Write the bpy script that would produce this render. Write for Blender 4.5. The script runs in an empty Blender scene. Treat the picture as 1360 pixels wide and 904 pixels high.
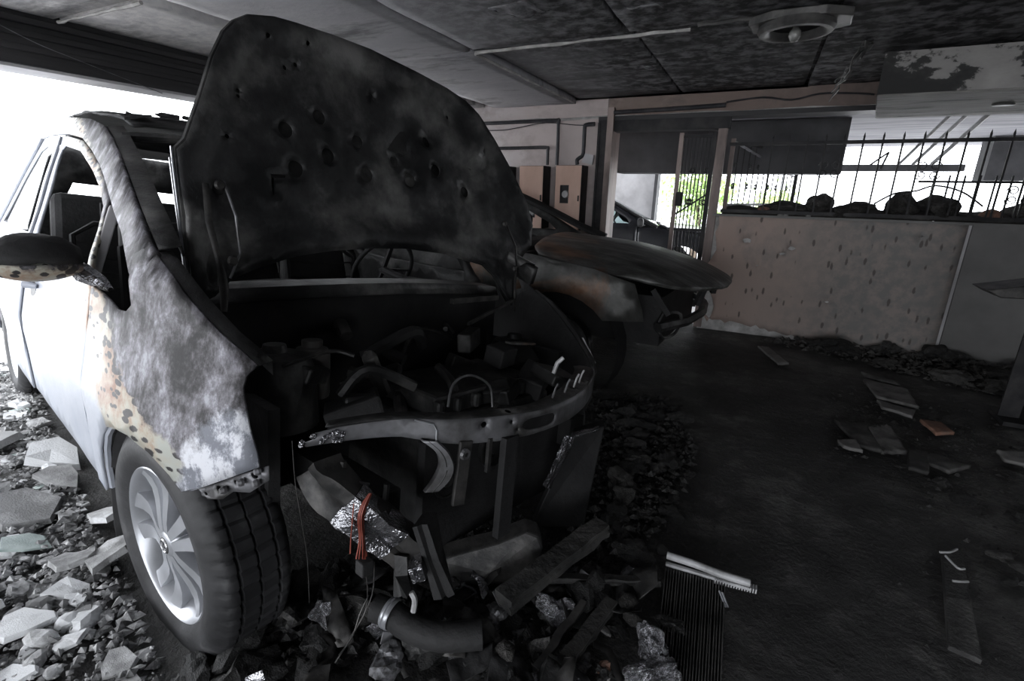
import bpy, bmesh, math, random
from mathutils import Vector, Matrix, noise
from mathutils.geometry import delaunay_2d_cdt
random.seed(7)
PI = math.pi
S = bpy.context.scene
COL = S.collection

# ------------------------------------------------------------------ camera, world, light, exposure
FPX, HOR, SLOPE, CAM_H, YAW = 656.0, 252.4, 0.0206, 1.166, math.radians(25.544)
nd = FPX**2 / (452 - HOR)
dn = Vector((-SLOPE*nd/FPX, nd/FPX, 1.0)).normalized()          # world-down seen from the camera (x right, y down, z forward)
zf = Vector((0, 0, 1)); fw = (zf - dn*zf.dot(dn)).normalized(); rt = dn.cross(fw)
Rm = Matrix((rt, fw, -dn))                                      # camera -> level frame
Rm = Matrix.Rotation(YAW, 3, 'Z') @ Rm
cr, cd, cf = Rm @ Vector((1, 0, 0)), Rm @ Vector((0, 1, 0)), Rm @ Vector((0, 0, 1))
cam = bpy.data.cameras.new('camera'); camo = bpy.data.objects.new('camera', cam); COL.objects.link(camo)
camo.matrix_world = Matrix(((cr.x, -cd.x, -cf.x, 0), (cr.y, -cd.y, -cf.y, 0), (cr.z, -cd.z, -cf.z, CAM_H), (0, 0, 0, 1)))
cam.sensor_width = 36; cam.lens = 36*FPX/1360; cam.clip_start = 0.02; cam.clip_end = 200
S.camera = camo

wd = bpy.data.worlds.new('world'); S.world = wd; wd.use_nodes = True
bg = wd.node_tree.nodes['Background']; bg.inputs[0].default_value = (0.92, 0.95, 1.0, 1); bg.inputs[1].default_value = 5.6

def portal(name, loc, rot, sx, sy):
    l = bpy.data.lights.new(name, 'AREA'); l.shape = 'RECTANGLE'; l.size = sx; l.size_y = sy
    l.cycles.is_portal = True
    o = bpy.data.objects.new(name, l); o.location = loc; o.rotation_euler = rot; COL.objects.link(o)
portal('opening_portal', (-3.55, 1.6, 0.85), (0, -PI/2, 0), 1.75, 10)
portal('rear_opening_portal', (-.4, -3.2, .85), (PI/2, 0, 0), 6.0, 1.7)
portal('far_opening_portal', (-0.6, 8.8, 0.6), (-PI/2, 0, 0), 11, 2.2)

S.view_settings.view_transform = 'Standard'; S.view_settings.look = 'None'
S.view_settings.exposure = 0.0; S.view_settings.gamma = 1.0; S.view_settings.use_curve_mapping = False

# ------------------------------------------------------------------ materials
def nt(name):
    m = bpy.data.materials.new(name); m.use_nodes = True
    t = m.node_tree; p = t.nodes['Principled BSDF']
    return m, t, p
def N(t, kind, **k):
    n = t.nodes.new(kind)
    for a, b in k.items(): setattr(n, a, b)
    return n
def L(t, a, b): t.links.new(a, b)
def c4(c): return (c[0], c[1], c[2], 1) if hasattr(c, '__len__') else (c, c, c, 1)
def ramp(t, fac, stops):
    r = N(t, 'ShaderNodeValToRGB'); e = r.color_ramp.elements
    e[0].position, e[0].color = stops[0][0], c4(stops[0][1]); e[1].position, e[1].color = stops[-1][0], c4(stops[-1][1])
    for p, c in stops[1:-1]:
        x = e.new(p); x.color = c4(c)
    L(t, fac, r.inputs[0]); return r.outputs[0]
def noi(t, vec, scale, detail=6, rough=.6, dist=0):
    n = N(t, 'ShaderNodeTexNoise'); n.inputs['Scale'].default_value = scale; n.inputs['Detail'].default_value = detail
    n.inputs['Roughness'].default_value = rough; n.inputs['Distortion'].default_value = dist
    L(t, vec, n.inputs['Vector']); return n.outputs[0]
def mth(t, op, a, b=None, c=None):
    n = N(t, 'ShaderNodeMath', operation=op)
    for i, v in enumerate((a, b, c)):
        if v is None: continue
        if isinstance(v, (int, float)): n.inputs[i].default_value = v
        else: L(t, v, n.inputs[i])
    return n.outputs[0]
def mix(t, fac, a, b):
    n = N(t, 'ShaderNodeMix', data_type='RGBA')
    for sock, v in ((n.inputs[0], fac), (n.inputs[6], a), (n.inputs[7], b)):
        if isinstance(v, (int, float)) and sock is n.inputs[0]: sock.default_value = v
        elif isinstance(v, (tuple, float, int)): sock.default_value = c4(v)
        else: L(t, v, sock)
    return n.outputs[2]
def bump(t, p, h, strength=.4, dist=.01):
    b = N(t, 'ShaderNodeBump'); b.inputs['Strength'].default_value = strength; b.inputs['Distance'].default_value = dist
    L(t, h, b.inputs['Height']); L(t, b.outputs[0], p.inputs['Normal'])
def mp(t, vec, scale):
    m = N(t, 'ShaderNodeMapping'); m.inputs['Scale'].default_value = scale; L(t, vec, m.inputs['Vector']); return m.outputs[0]
def tc(t, k='Object'): return N(t, 'ShaderNodeTexCoord').outputs[k]
def G(name, stops, scale=6, rough=.7, metal=0, bst=.4, bsc=30, bd=.008, spec=.5, vary=0, stretch=None, detail=6):
    m, t, p = nt(name); v = tc(t)
    vv = mp(t, v, stretch) if stretch else v
    f = noi(t, vv, scale, detail)
    if vary:
        oi = N(t, 'ShaderNodeObjectInfo').outputs['Random']
        f = mth(t, 'ADD', f, mth(t, 'MULTIPLY', mth(t, 'SUBTRACT', oi, .5), vary))
    L(t, ramp(t, f, stops), p.inputs['Base Color'])
    p.inputs['Roughness'].default_value = rough; p.inputs['Metallic'].default_value = metal
    p.inputs['Specular IOR Level'].default_value = spec
    if bst: bump(t, p, noi(t, vv, bsc, 5), bst, bd)
    return m
D = {}
D['soot'] = G('soot_black', [(.35, (.006, .006, .0065)), (.7, (.022, .0215, .022))], 7, .75, 0, .5, 35)
D['soot_metal'] = G('sooty_metal', [(.36, (.009, .009, .009)), (.52, (.028, .028, .028)), (.66, (.10, .098, .095))], 5, .5, .3, .5, 25, .01)
D['hood_under'] = G('burnt_hood_steel', [(.38, (.012, .0125, .013)), (.49, (.038, .038, .039)), (.57, (.10, .099, .096)), (.68, (.20, .195, .19))], 3.6, .45, .25, .5, 16, .012, detail=9)
D['bar_steel'] = G('scorched_grey_steel', [(.35, (.07, .068, .066)), (.55, (.20, .20, .21)), (.75, (.30, .30, .32))], 7, .5, .5, .3, 40, .004)
D['foil'] = G('melted_aluminium', [(.35, (.16, .16, .17)), (.6, (.45, .45, .47)), (.8, (.75, .75, .78))], 9, .25, .95, .8, 12, .03)
D['alloy'] = G('alloy_silver', [(.3, (.36, .37, .39)), (.7, (.50, .51, .54))], 6, .32, .55, .1, 60, .002)
D['tyre'] = G('tyre_rubber', [(.4, (.012, .012, .013)), (.62, (.03, .03, .032)), (.8, (.10, .10, .10))], 9, .62, 0, .3, 60, .004)
D['gun'] = G('dull_dark_steel', [(.4, (.03, .03, .03)), (.7, (.11, .105, .10))], 12, .5, .6, .3, 30)
D['iron'] = G('sooty_iron', [(.4, (.015, .015, .017)), (.7, (.05, .047, .047))], 9, .6, .3, .2, 40)
D['pinkpost'] = G('pink_grey_painted_steel', [(.35, (.17, .135, .125)), (.65, (.44, .35, .32))], 5, .6, .1, .2, 30, stretch=(1, 1, .3))
D['pinkwall'] = None
D['white_chip'] = G('chipped_white_plaster', [(.35, (.32, .31, .30)), (.65, (.62, .61, .60))], 9, .9, 0, .6, 30, .01)
D['brick'] = G('scorched_brick', [(.35, (.10, .07, .06)), (.6, (.30, .16, .11)), (.8, (.2, .17, .15))], 5, .9, 0, .6, 25, vary=.2)
D['ash'] = G('ashy_lump', [(.35, (.03, .028, .026)), (.6, (.09, .085, .08)), (.8, (.26, .24, .23))], 6, .9, 0, .9, 18, .03, vary=.25)
D['flake'] = G('plaster_flake', [(.25, (.20, .20, .20)), (.5, (.42, .42, .42)), (.75, (.72, .73, .74))], 3, .85, 0, .5, 40, .006, vary=.75)
D['flake_green'] = G('pale_green_glass_flake', [(.35, (.30, .37, .35)), (.7, (.50, .58, .55))], 3, .35, 0, .3, 30, .005, vary=.2)
D['darkchunk'] = G('charred_chunk', [(.25, (.012, .012, .012)), (.55, (.035, .034, .033)), (.85, (.10, .097, .092))], 5, .6, 0, .8, 28, .02, vary=.55)
D['charwood'] = G('charred_timber', [(.35, (.015, .015, .015)), (.65, (.06, .058, .055))], 6, .6, 0, .8, 20, .015)
D['board'] = G('sooty_board', [(.36, (.03, .029, .028)), (.5, (.075, .073, .07)), (.66, (.16, .155, .15))], 9, .75, 0, .5, 25, .008, vary=.4)
D['orange'] = G('orange_copper_wire', [(.4, (.20, .045, .03)), (.7, (.34, .10, .07))], 20, .4, .3, 0)
D['plastic_white'] = G('sooty_white_plastic', [(.35, (.30, .30, .30)), (.65, (.60, .60, .61))], 14, .35, 0, .2, 40, .004)
D['reservoir'] = G('smoked_reservoir_plastic', [(.35, (.03, .03, .028)), (.65, (.085, .08, .075))], 6, .5, 0, .3, 20)
D['lampmetal'] = G('sooty_lamp_metal', [(.35, (.06, .06, .06)), (.65, (.17, .165, .16))], 9, .45, .4, .2, 30)
D['glassbulb'] = G('sooty_bulb', [(.4, (.12, .12, .11)), (.7, (.3, .3, .29))], 12, .25, 0, 0)
D['boxpink'] = G('pinkish_sheet_metal', [(.3, (.60, .39, .30)), (.7, (.82, .58, .48))], 4, .6, 0, .15, 30, stretch=(1, 1, .4))
D['pipe'] = G('dark_pipe_paint', [(.4, (.03, .03, .035)), (.7, (.09, .085, .09))], 8, .5, .2, .15, 30)
D['farwall'] = G('smoke_stained_white_wall', [(.3, (.42, .41, .42)), (.6, (.68, .67, .68))], 1.8, .9, 0, .2, 20)
D['fardark'] = G('dark_grey_concrete', [(.35, (.05, .05, .053)), (.65, (.11, .11, .115))], 2, .85, 0, .3, 20)
D['farceil'] = G('streaky_white_ceiling', [(.3, (.16, .16, .18)), (.65, (.36, .355, .38))], 3, .9, 0, .2, 20, stretch=(.5, 3, 1))
D['ground'] = G('pale_outdoor_ground', [(.35, (.66, .65, .64)), (.65, (.82, .81, .80))], 2, .95, 0, .3, 20)
D['bark'] = G('bark', [(.35, (.08, .06, .045)), (.65, (.2, .16, .12))], 8, .9, 0, .5, 20)
D['leaf'] = G('leaf_green', [(.3, (.30, .45, .14)), (.7, (.62, .74, .38))], 9, .5, 0, 0, vary=.3)
D['carpaint3'] = G('dark_grey_car_paint', [(.4, (.018, .019, .022)), (.7, (.03, .031, .035))], 3, .22, .3, 0)
D['black_trim'] = G('black_trim', [(.4, (.012, .012, .013)), (.7, (.03, .03, .03))], 8, .5, 0, 0)
D['badge'] = G('badge_chrome', [(.4, (.3, .3, .3)), (.7, (.6, .6, .62))], 9, .25, .9, 0)

def glass_mat():
    m, t, p = nt('car_glass'); p.inputs['Base Color'].default_value = (.75, .88, .88, 1)
    p.inputs['Transmission Weight'].default_value = 1; p.inputs['Roughness'].default_value = .02; p.inputs['IOR'].default_value = 1.05
    L(t, ramp(t, noi(t, tc(t), 3), [(.4, (.75, .87, .87)), (.7, (.8, .9, .9))]), p.inputs['Base Color'])
    return m
D['glass'] = glass_mat()

def body_mat():                 # silver paint, burnt off towards the nose, blistered and rusty where the two meet
    m, t, p = nt('silver_paint_burnt_at_the_nose'); v = tc(t)
    sx = N(t, 'ShaderNodeSeparateXYZ'); L(t, v, sx.inputs[0]); x, z = sx.outputs[0], sx.outputs[2]
    n1 = noi(t, v, 5, 10, .7, .1); n2 = noi(t, mp(t, v, (1.25, 1, .8)), 12, 12, .75, .15); n3 = noi(t, v, 60, 5)
    f = mth(t, 'ADD', mth(t, 'ADD', mth(t, 'SUBTRACT', z, .86), mth(t, 'ADD', mth(t, 'MULTIPLY', mth(t, 'ADD', x, .5), .62), mth(t, 'MULTIPLY', mth(t, 'MAXIMUM', mth(t, 'SUBTRACT', z, 1.2), 0.0), .8))), mth(t, 'MULTIPLY', mth(t, 'SUBTRACT', n1, .5), .28))
    clean = ramp(t, n1, [(.3, (.40, .43, .49)), (.7, (.52, .54, .59))])
    specks = ramp(t, n2, [(.66, (0, 0, 0)), (.70, (1, 1, 1))])
    clean = mix(t, mth(t, 'MULTIPLY', specks, ramp(t, n1, [(.45, 0.0), (.6, .8)])), clean, (.12, .12, .13))
    burnt = ramp(t, mth(t, 'ADD', mth(t, 'MULTIPLY', n2, .7), mth(t, 'MULTIPLY', n1, .3)), [(.43, (.014, .013, .014)), (.475, (.06, .056, .06)), (.51, (.13, .124, .135)), (.55, (.22, .212, .235)), (.60, (.42, .42, .46))])
    mus = N(t, 'ShaderNodeTexVoronoi'); mus.inputs['Scale'].default_value = 40
    rot = N(t, 'ShaderNodeMapping'); rot.inputs['Rotation'].default_value = (0, .7, 0); rot.inputs['Scale'].default_value = (.45, 1, 1.25); L(t, v, rot.inputs[0]); L(t, rot.outputs[0], mus.inputs['Vector'])
    spots = ramp(t, mth(t, 'SUBTRACT', mth(t, 'ADD', mus.outputs['Distance'], mth(t, 'MULTIPLY', n2, .8)), mth(t, 'MULTIPLY', f, 1.6)), [(.74, 1.0), (.80, 0.0)])
    tan = ramp(t, n1, [(.40, (.40, .41, .37)), (.48, (.42, .39, .32)), (.54, (.36, .27, .20)), (.62, (.26, .14, .09))])
    tan = mix(t, spots, tan, (.03, .027, .027))
    band = ramp(t, f, [(-.0, 0.0), (.01, 1.0)])
    a = mix(t, ramp(t, mth(t, 'ADD', f, .5), [(.33, 0.0), (.37, 1.0)]), clean, tan)
    a = mix(t, ramp(t, mth(t, 'ADD', f, .5), [(.56, 0.0), (.585, 1.0)]), a, burnt)
    # bare pale flaking patch on the low front corner of the wing
    g = mth(t, 'ADD', mth(t, 'SUBTRACT', x, .10), mth(t, 'ADD', mth(t, 'MULTIPLY', mth(t, 'SUBTRACT', .73, z), 1.0), mth(t, 'MULTIPLY', mth(t, 'SUBTRACT', n1, .5), .4)))
    gm = mth(t, 'MULTIPLY', ramp(t, g, [(.13, 0.0), (.17, 1.0)]), ramp(t, mth(t, 'SUBTRACT', 1.0, z), [(.2, 0.0), (.24, 1.0)]))
    gc = ramp(t, n2, [(.44, (.20, .21, .24)), (.49, (.42, .43, .48)), (.53, (.72, .73, .77))])
    a = mix(t, gm, a, gc)
    L(t, a, p.inputs['Base Color'])
    L(t, ramp(t, mth(t, 'ADD', f, .5), [(.4, .35), (.6, .62)]), p.inputs['Roughness'])
    p.inputs['Metallic'].default_value = .12
    bump(t, p, mth(t, 'ADD', n2, mth(t, 'MULTIPLY', n3, .5)), .35, .006)
    return m
D['body'] = body_mat()

def rust_mat():                 # burnt bare steel of the second car, rust bloom towards the cabin
    m, t, p = nt('burnt_rusting_steel'); v = tc(t)
    n1 = noi(t, v, 2.2, 8, .65, .6); n2 = noi(t, mp(t, v, (1, 3.5, 1)), 4, 7, .65)
    s = ramp(t, n2, [(.32, (.03, .03, .028)), (.5, (.085, .085, .08)), (.68, (.20, .198, .195))])
    r = ramp(t, n2, [(.35, (.10, .05, .028)), (.6, (.26, .125, .06))])
    sx = N(t, 'ShaderNodeSeparateXYZ'); L(t, v, sx.inputs[0])
    fx = mth(t, 'ADD', n1, mth(t, 'MULTIPLY', sx.outputs[0], -.14))
    L(t, mix(t, ramp(t, fx, [(.53, 0.0), (.66, .7)]), s, r), p.inputs['Base Color'])
    p.inputs['Roughness'].default_value = .5; p.inputs['Metallic'].default_value = .35
    bump(t, p, noi(t, v, 20, 6), .35, .006); return m
D['rust'] = rust_mat()

def soot_light_wall(name, pale, mid, dark, a, b, axis=0, scale=1.5, str_=(1, 1, 1), amp=1.2, bst=.4, spots=None):
    """wall or slab colour: soot deposit growing along one axis, pale end sometimes raised for daylight, broken up by noise"""
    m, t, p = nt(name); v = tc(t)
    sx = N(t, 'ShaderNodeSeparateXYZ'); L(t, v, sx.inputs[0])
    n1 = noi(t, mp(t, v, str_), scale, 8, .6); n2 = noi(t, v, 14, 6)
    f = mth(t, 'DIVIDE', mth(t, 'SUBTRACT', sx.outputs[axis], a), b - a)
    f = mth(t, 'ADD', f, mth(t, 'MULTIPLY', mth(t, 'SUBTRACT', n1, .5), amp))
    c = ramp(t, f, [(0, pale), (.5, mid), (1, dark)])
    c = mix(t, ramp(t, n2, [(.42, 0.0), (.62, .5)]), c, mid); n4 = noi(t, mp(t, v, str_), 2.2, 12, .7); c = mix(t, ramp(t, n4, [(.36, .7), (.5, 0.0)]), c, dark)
    if spots:
        vo = N(t, 'ShaderNodeTexVoronoi'); vo.inputs['Scale'].default_value = 15; L(t, mp(t, v, (1.3, 1, .45)), vo.inputs['Vector'])
        sp = ramp(t, mth(t, 'ADD', vo.outputs['Distance'], mth(t, 'MULTIPLY', n2, .4)), [(.34, .85), (.42, 0.0)])
        c = mix(t, sp, c, spots)
    L(t, c, p.inputs['Base Color']); p.inputs['Roughness'].default_value = .88
    bump(t, p, n2, bst, .008); return m
D['ceiling'] = soot_light_wall('sooty_daylit_ceiling', (.80, .78, .77), (.46, .455, .48), (.020, .020, .021), -2.7, -.95, 0, 2.2, (.5, 1.6, 1), .6, .7)  # soot at right; pale left end raised to imitate daylight from the opening
D['halfwall_pink'] = soot_light_wall('pink_render_greying_with_soot', (.46, .33, .28), (.40, .32, .285), (.22, .212, .205), -.6, .75, 0, 2.4, (1, 1, .7), .5, .35, (.10, .085, .08))
D['halfwall_grey'] = G('grey_soot_render', [(.3, (.17, .167, .163)), (.7, (.25, .245, .24))], 2.5, .9, 0, .3, 30)
D['pinkwall'] = soot_light_wall('pink_render_wall', (.82, .80, .82), (.66, .58, .56), (.46, .39, .37), -3.3, -.5, 0, 1.6, (1, 1, 1.5), .7, .3)  # pale left end: daylight falling in from the opening is put into the colour
D['beam_pink'] = soot_light_wall('pink_beam_soot', (.36, .29, .26), (.26, .20, .175), (.14, .115, .105), -2.0, 1.2, 0, 2.2, (1, 1, 2), .6, .3)
D['bulkhead'] = G('peeling_sooty_paint', [(.44, (.030, .030, .030)), (.50, (.045, .045, .044)), (.52, (.30, .29, .28)), (.7, (.40, .39, .375))], 3.4, .8, 0, .7, 3.4, .02, detail=9, stretch=(.8, 1, 1.3))
D['bulkhead_under'] = G('peeling_pale_paint', [(.36, (.06, .06, .06)), (.44, (.22, .21, .20)), (.7, (.36, .35, .34))], 3.2, .8, 0, .5, 8, .02, detail=9, stretch=(.7, 3, 1))
D['black_beam'] = G('sooty_beam', [(.35, (.018, .018, .02)), (.7, (.055, .053, .055))], 2, .6, 0, .4, 10, stretch=(1, .3, 4))
D['darkwall'] = G('soot_black_wall', [(.35, (.015, .015, .015)), (.7, (.04, .04, .04))], 2, .9, 0, .4, 15)
def floor_mat():
    m, t, p = nt('soot_covered_floor'); v = tc(t)
    n1 = noi(t, v, 1.4, 8, .6); n2 = noi(t, mp(t, v, (1, 1, 1)), 9, 8, .7); n3 = noi(t, v, 55, 4)
    f = mth(t, 'ADD', mth(t, 'MULTIPLY', n1, .55), mth(t, 'MULTIPLY', n2, .45))
    L(t, ramp(t, f, [(.38, (.012, .012, .012)), (.5, (.045, .044, .043)), (.60, (.13, .127, .122))]), p.inputs['Base Color'])
    L(t, ramp(t, n2, [(.35, .55), (.65, .9)]), p.inputs['Roughness'])
    bump(t, p, mth(t, 'ADD', n2, mth(t, 'MULTIPLY', n3, .35)), .9, .03); return m
D['floor'] = floor_mat()

# ------------------------------------------------------------------ mesh helpers
class B:
    def __init__(s): s.v, s.f = [], []
    def add(s, vs, fs, M=None):
        o = len(s.v)
        for q in vs: s.v.append((M @ Vector(q)) if M else Vector(q))
        for f in fs: s.f.append(tuple(i + o for i in f))
        return s
    def box(s, c, d, M=None, taper=1.0):
        x, y, z = d[0]/2, d[1]/2, d[2]/2; k = taper
        vs = [(c[0]+a*x*(k if e > 0 else 1), c[1]+b*y*(k if e > 0 else 1), c[2]+e*z) for e in (-1, 1) for a, b in ((-1, -1), (1, -1), (1, 1), (-1, 1))]
        return s.add(vs, [(3, 2, 1, 0), (4, 5, 6, 7), (0, 1, 5, 4), (1, 2, 6, 5), (2, 3, 7, 6), (3, 0, 4, 7)], M)
    def bar(s, a, b, wd, ht, up=(0, 0, 1)):
        a, b = Vector(a), Vector(b); d = (b-a); ln = d.length; d.normalize()
        u = Vector(up); sd = d.cross(u); sd = sd.normalized() if sd.length > 1e-4 else Vector((1, 0, 0)); u = sd.cross(d)
        M = Matrix((d, sd, u)).transposed().to_4x4(); M.translation = (a+b)/2
        return s.box((0, 0, 0), (ln, wd, ht), M)
    def tube(s, pts, r, n=8, flat=None):
        pts = [Vector(p) for p in pts]; rs = r if hasattr(r, '__len__') else [r]*len(pts)
        u = None; o = len(s.v)
        for i, p in enumerate(pts):
            d = (pts[min(i+1, len(pts)-1)] - pts[max(i-1, 0)]).normalized()
            if u is None: u = d.cross(Vector((0, 0, 1)) if abs(d.z) < .9 else Vector((1, 0, 0))).normalized()
            else: u = (u - d*u.dot(d)).normalized()
            w = d.cross(u)
            for k in range(n):
                a = 2*PI*k/n
                s.v.append(p + (u*math.cos(a) + w*math.sin(a)*(flat or 1))*rs[i])
        for i in range(len(pts)-1):
            for k in range(n):
                k2 = (k+1) % n
                s.f.append((o+i*n+k, o+i*n+k2, o+(i+1)*n+k2, o+(i+1)*n+k))
        s.f.append(tuple(o+k for k in reversed(range(n)))); e = o+(len(pts)-1)*n
        s.f.append(tuple(e+k for k in range(n))); return s
    def lathe(s, prof, n=32, M=None, closed=False, cap=False):
        vs, fs = [], []; m = len(prof)
        for k in range(n):
            a = 2*PI*k/n
            for r, h in prof: vs.append((r*math.cos(a), r*math.sin(a), h))
        for k in range(n):
            k2 = (k+1) % n
            for i in range(m if closed else m-1):
                j = (i+1) % m
                fs.append((k*m+i, k2*m+i, k2*m+j, k*m+j))
        if cap:
            fs.append(tuple(k*m for k in reversed(range(n)))); fs.append(tuple(k*m+m-1 for k in range(n)))
        return s.add(vs, fs, M)
    def prism(s, poly, z0, z1, M=None):
        n = len(poly); vs = [(x, y, z0) for x, y in poly] + [(x, y, z1) for x, y in poly]
        fs = [tuple(reversed(range(n))), tuple(range(n, 2*n))] + [(i, (i+1) % n, n+(i+1) % n, n+i) for i in range(n)]
        return s.add(vs, fs, M)
    def build(s, name, mat, parent=None, smooth=False, bevel=0, sol=0, fix=True):
        me = bpy.data.meshes.new(name); me.from_pydata([tuple(q) for q in s.v], [], s.f)
        if fix:
            bm = bmesh.new(); bm.from_mesh(me); bmesh.ops.recalc_face_normals(bm, faces=bm.faces); bm.to_mesh(me); bm.free()
        o = bpy.data.objects.new(name, me); COL.objects.link(o)
        me.materials.append(D[mat] if isinstance(mat, str) else mat)
        if smooth:
            me.polygons.foreach_set('use_smooth', [True]*len(me.polygons)); me.set_sharp_from_angle(angle=math.radians(38))
        if sol:
            md = o.modifiers.new('s', 'SOLIDIFY'); md.thickness = abs(sol); md.offset = -1 if sol > 0 else 1
        if bevel:
            md = o.modifiers.new('b', 'BEVEL'); md.width = bevel; md.segments = 2; md.limit_method = 'ANGLE'
        if parent: o.parent = parent
        return o
def empty(name, loc=(0, 0, 0), rot=(0, 0, 0)):
    o = bpy.data.objects.new(name, None); o.empty_display_size = .1; COL.objects.link(o); o.location = loc; o.rotation_euler = rot; return o
def tag(o, label, cat, group=None):
    o['label'] = label; o['category'] = cat
    if group: o['group'] = group
    return o
def struct(o): o['kind'] = 'structure'; return o
def copy_tree(o, parent=None):
    c = o.copy(); COL.objects.link(c)
    if parent: c.parent = parent
    for ch in list(o.children): copy_tree(ch, c)
    return c
def inside(p, poly):
    c = False; j = len(poly)-1
    for i in range(len(poly)):
        a, b = poly[i], poly[j]
        if (a[1] > p[1]) != (b[1] > p[1]) and p[0] < (b[0]-a[0])*(p[1]-a[1])/(b[1]-a[1]) + a[0]: c = not c
        j = i
    return c
def dens(poly, res):
    out = []
    for i, a in enumerate(poly):
        b = poly[(i+1) % len(poly)]; n = max(1, int(math.hypot(b[0]-a[0], b[1]-a[1])/res))
        out += [(a[0]+(b[0]-a[0])*k/n, a[1]+(b[1]-a[1])*k/n) for k in range(n)]
    return out
def smoothpoly(poly, keep=(), it=1):
    for _ in range(it):
        o = []
        for i, a in enumerate(poly):
            b = poly[(i+1) % len(poly)]
            o += [(a[0]*.75+b[0]*.25, a[1]*.75+b[1]*.25), (a[0]*.25+b[0]*.75, a[1]*.25+b[1]*.75)]
        poly = o
    return poly
def sheet(outline, holes, res, fn):
    """triangulated sheet cut to an outline with holes, lifted to 3-D by fn(u,v)"""
    loops = [dens(outline, res)] + [dens(h, min(res, .03)) for h in holes]
    vs, ed = [], []
    for lp in loops:
        o = len(vs); vs += lp; ed += [(o+i, o+(i+1) % len(lp)) for i in range(len(lp))]
    xs = [q[0] for q in loops[0]]; ys = [q[1] for q in loops[0]]
    x = min(xs)+res/2; k = 0
    bnd = list(vs)
    while x < max(xs):
        y = min(ys) + (res/2 if k % 2 else res*.25)
        while y < max(ys):
            if inside((x, y), loops[0]) and not any(inside((x, y), h) for h in loops[1:]) and all((x-q[0])**2+(y-q[1])**2 > (res*.45)**2 for q in bnd): vs.append((x, y))
            y += res
        x += res*.9; k += 1
    r = delaunay_2d_cdt([Vector(q) for q in vs], ed, [], 0, 1e-5)
    V, F = r[0], []
    for f in r[2]:
        c = (sum(V[i].x for i in f)/len(f), sum(V[i].y for i in f)/len(f))
        if inside(c, loops[0]) and not any(inside(c, h) for h in loops[1:]): F.append(tuple(f))
    return B().add([fn(q.x, q.y) for q in V], F)
def nz(p, s=1.0, seed=0): return noise.noise(Vector((p[0]*s+seed*7.3, p[1]*s-seed*3.1, p[2]*s+seed*1.7)))
def chunk_mesh(name, mat, seed, flat=.35, n=2, jag=.35):
    """irregular lump of rubble"""
    bm = bmesh.new(); bmesh.ops.create_icosphere(bm, subdivisions=n, radius=.5); rnd = random.Random(seed)
    sx, sy = rnd.uniform(.7, 1.2), rnd.uniform(.6, 1.1)
    for q in bm.verts:
        k = 1 + jag*nz(q.co, 2.2, seed) + jag*.5*nz(q.co, 5, seed+3)
        q.co = Vector((q.co.x*k*sx, q.co.y*k*sy, q.co.z*k*flat))
    zmin = min(q.co.z for q in bm.verts)
    for q in bm.verts: q.co.z -= zmin
    me = bpy.data.meshes.new(name); bm.to_mesh(me); bm.free(); me.materials.append(D[mat]); return me
def flake_mesh(name, mat, seed, th=.12):
    rnd = random.Random(seed); n = rnd.randint(6, 9); b = B(); p = []
    for i in range(n):
        a = 2*PI*(i+rnd.uniform(-.3, .3))/n; r = rnd.uniform(.32, .6); p.append((r*math.cos(a), r*math.sin(a)*rnd.uniform(.6, .9)))
    vs = [(x, y, 0) for x, y in p] + [(x*.93+rnd.uniform(-.02, .02), y*.93+rnd.uniform(-.02, .02), th*rnd.uniform(.7, 1.2)) for x, y in p] + [(0, 0, th*1.05)]
    b.add(vs, [tuple(reversed(range(n)))] + [(i, (i+1) % n, n+(i+1) % n, n+i) for i in range(n)] + [(n+i, n+(i+1) % n, 2*n) for i in range(n)])
    me = bpy.data.meshes.new(name); me.from_pydata([tuple(q) for q in b.v], [], b.f); me.materials.append(D[mat]); return me
def inst(name, me, loc, sc, rz, tilt=0, ta=0):
    o = bpy.data.objects.new(name, me); COL.objects.link(o); o.location = loc; o.scale = sc if hasattr(sc, '__len__') else (sc, sc, sc)
    o.rotation_euler = (tilt*math.cos(ta), tilt*math.sin(ta), rz); return o

# ------------------------------------------------------------------ the setting
CZ = 1.92
def flr_h(x, y):
    return .012*nz((x, y, 0), 1.6) + .006*nz((x, y, 0), 6, 2) - .008
b = B(); nx, ny = 150, 150; x0, x1, y0, y1 = -3.5, 4.5, -3.2, 4.80
b.add([(x0+(x1-x0)*i/nx, y0+(y1-y0)*j/ny, flr_h(x0+(x1-x0)*i/nx, y0+(y1-y0)*j/ny)) for i in range(nx+1) for j in range(ny+1)],
      [(i*(ny+1)+j, (i+1)*(ny+1)+j, (i+1)*(ny+1)+j+1, i*(ny+1)+j+1) for i in range(nx) for j in range(ny)])
fl = struct(b.build('floor', 'floor', smooth=True, fix=False))

gr = struct(B().box((-10.5, 2, -.04), (14, 40, .06)).build('ground', 'ground'))
gr2 = struct(B().box((-1, 12, -.33), (12, 14.4, .06)).build('ground', 'ground'))

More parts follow.
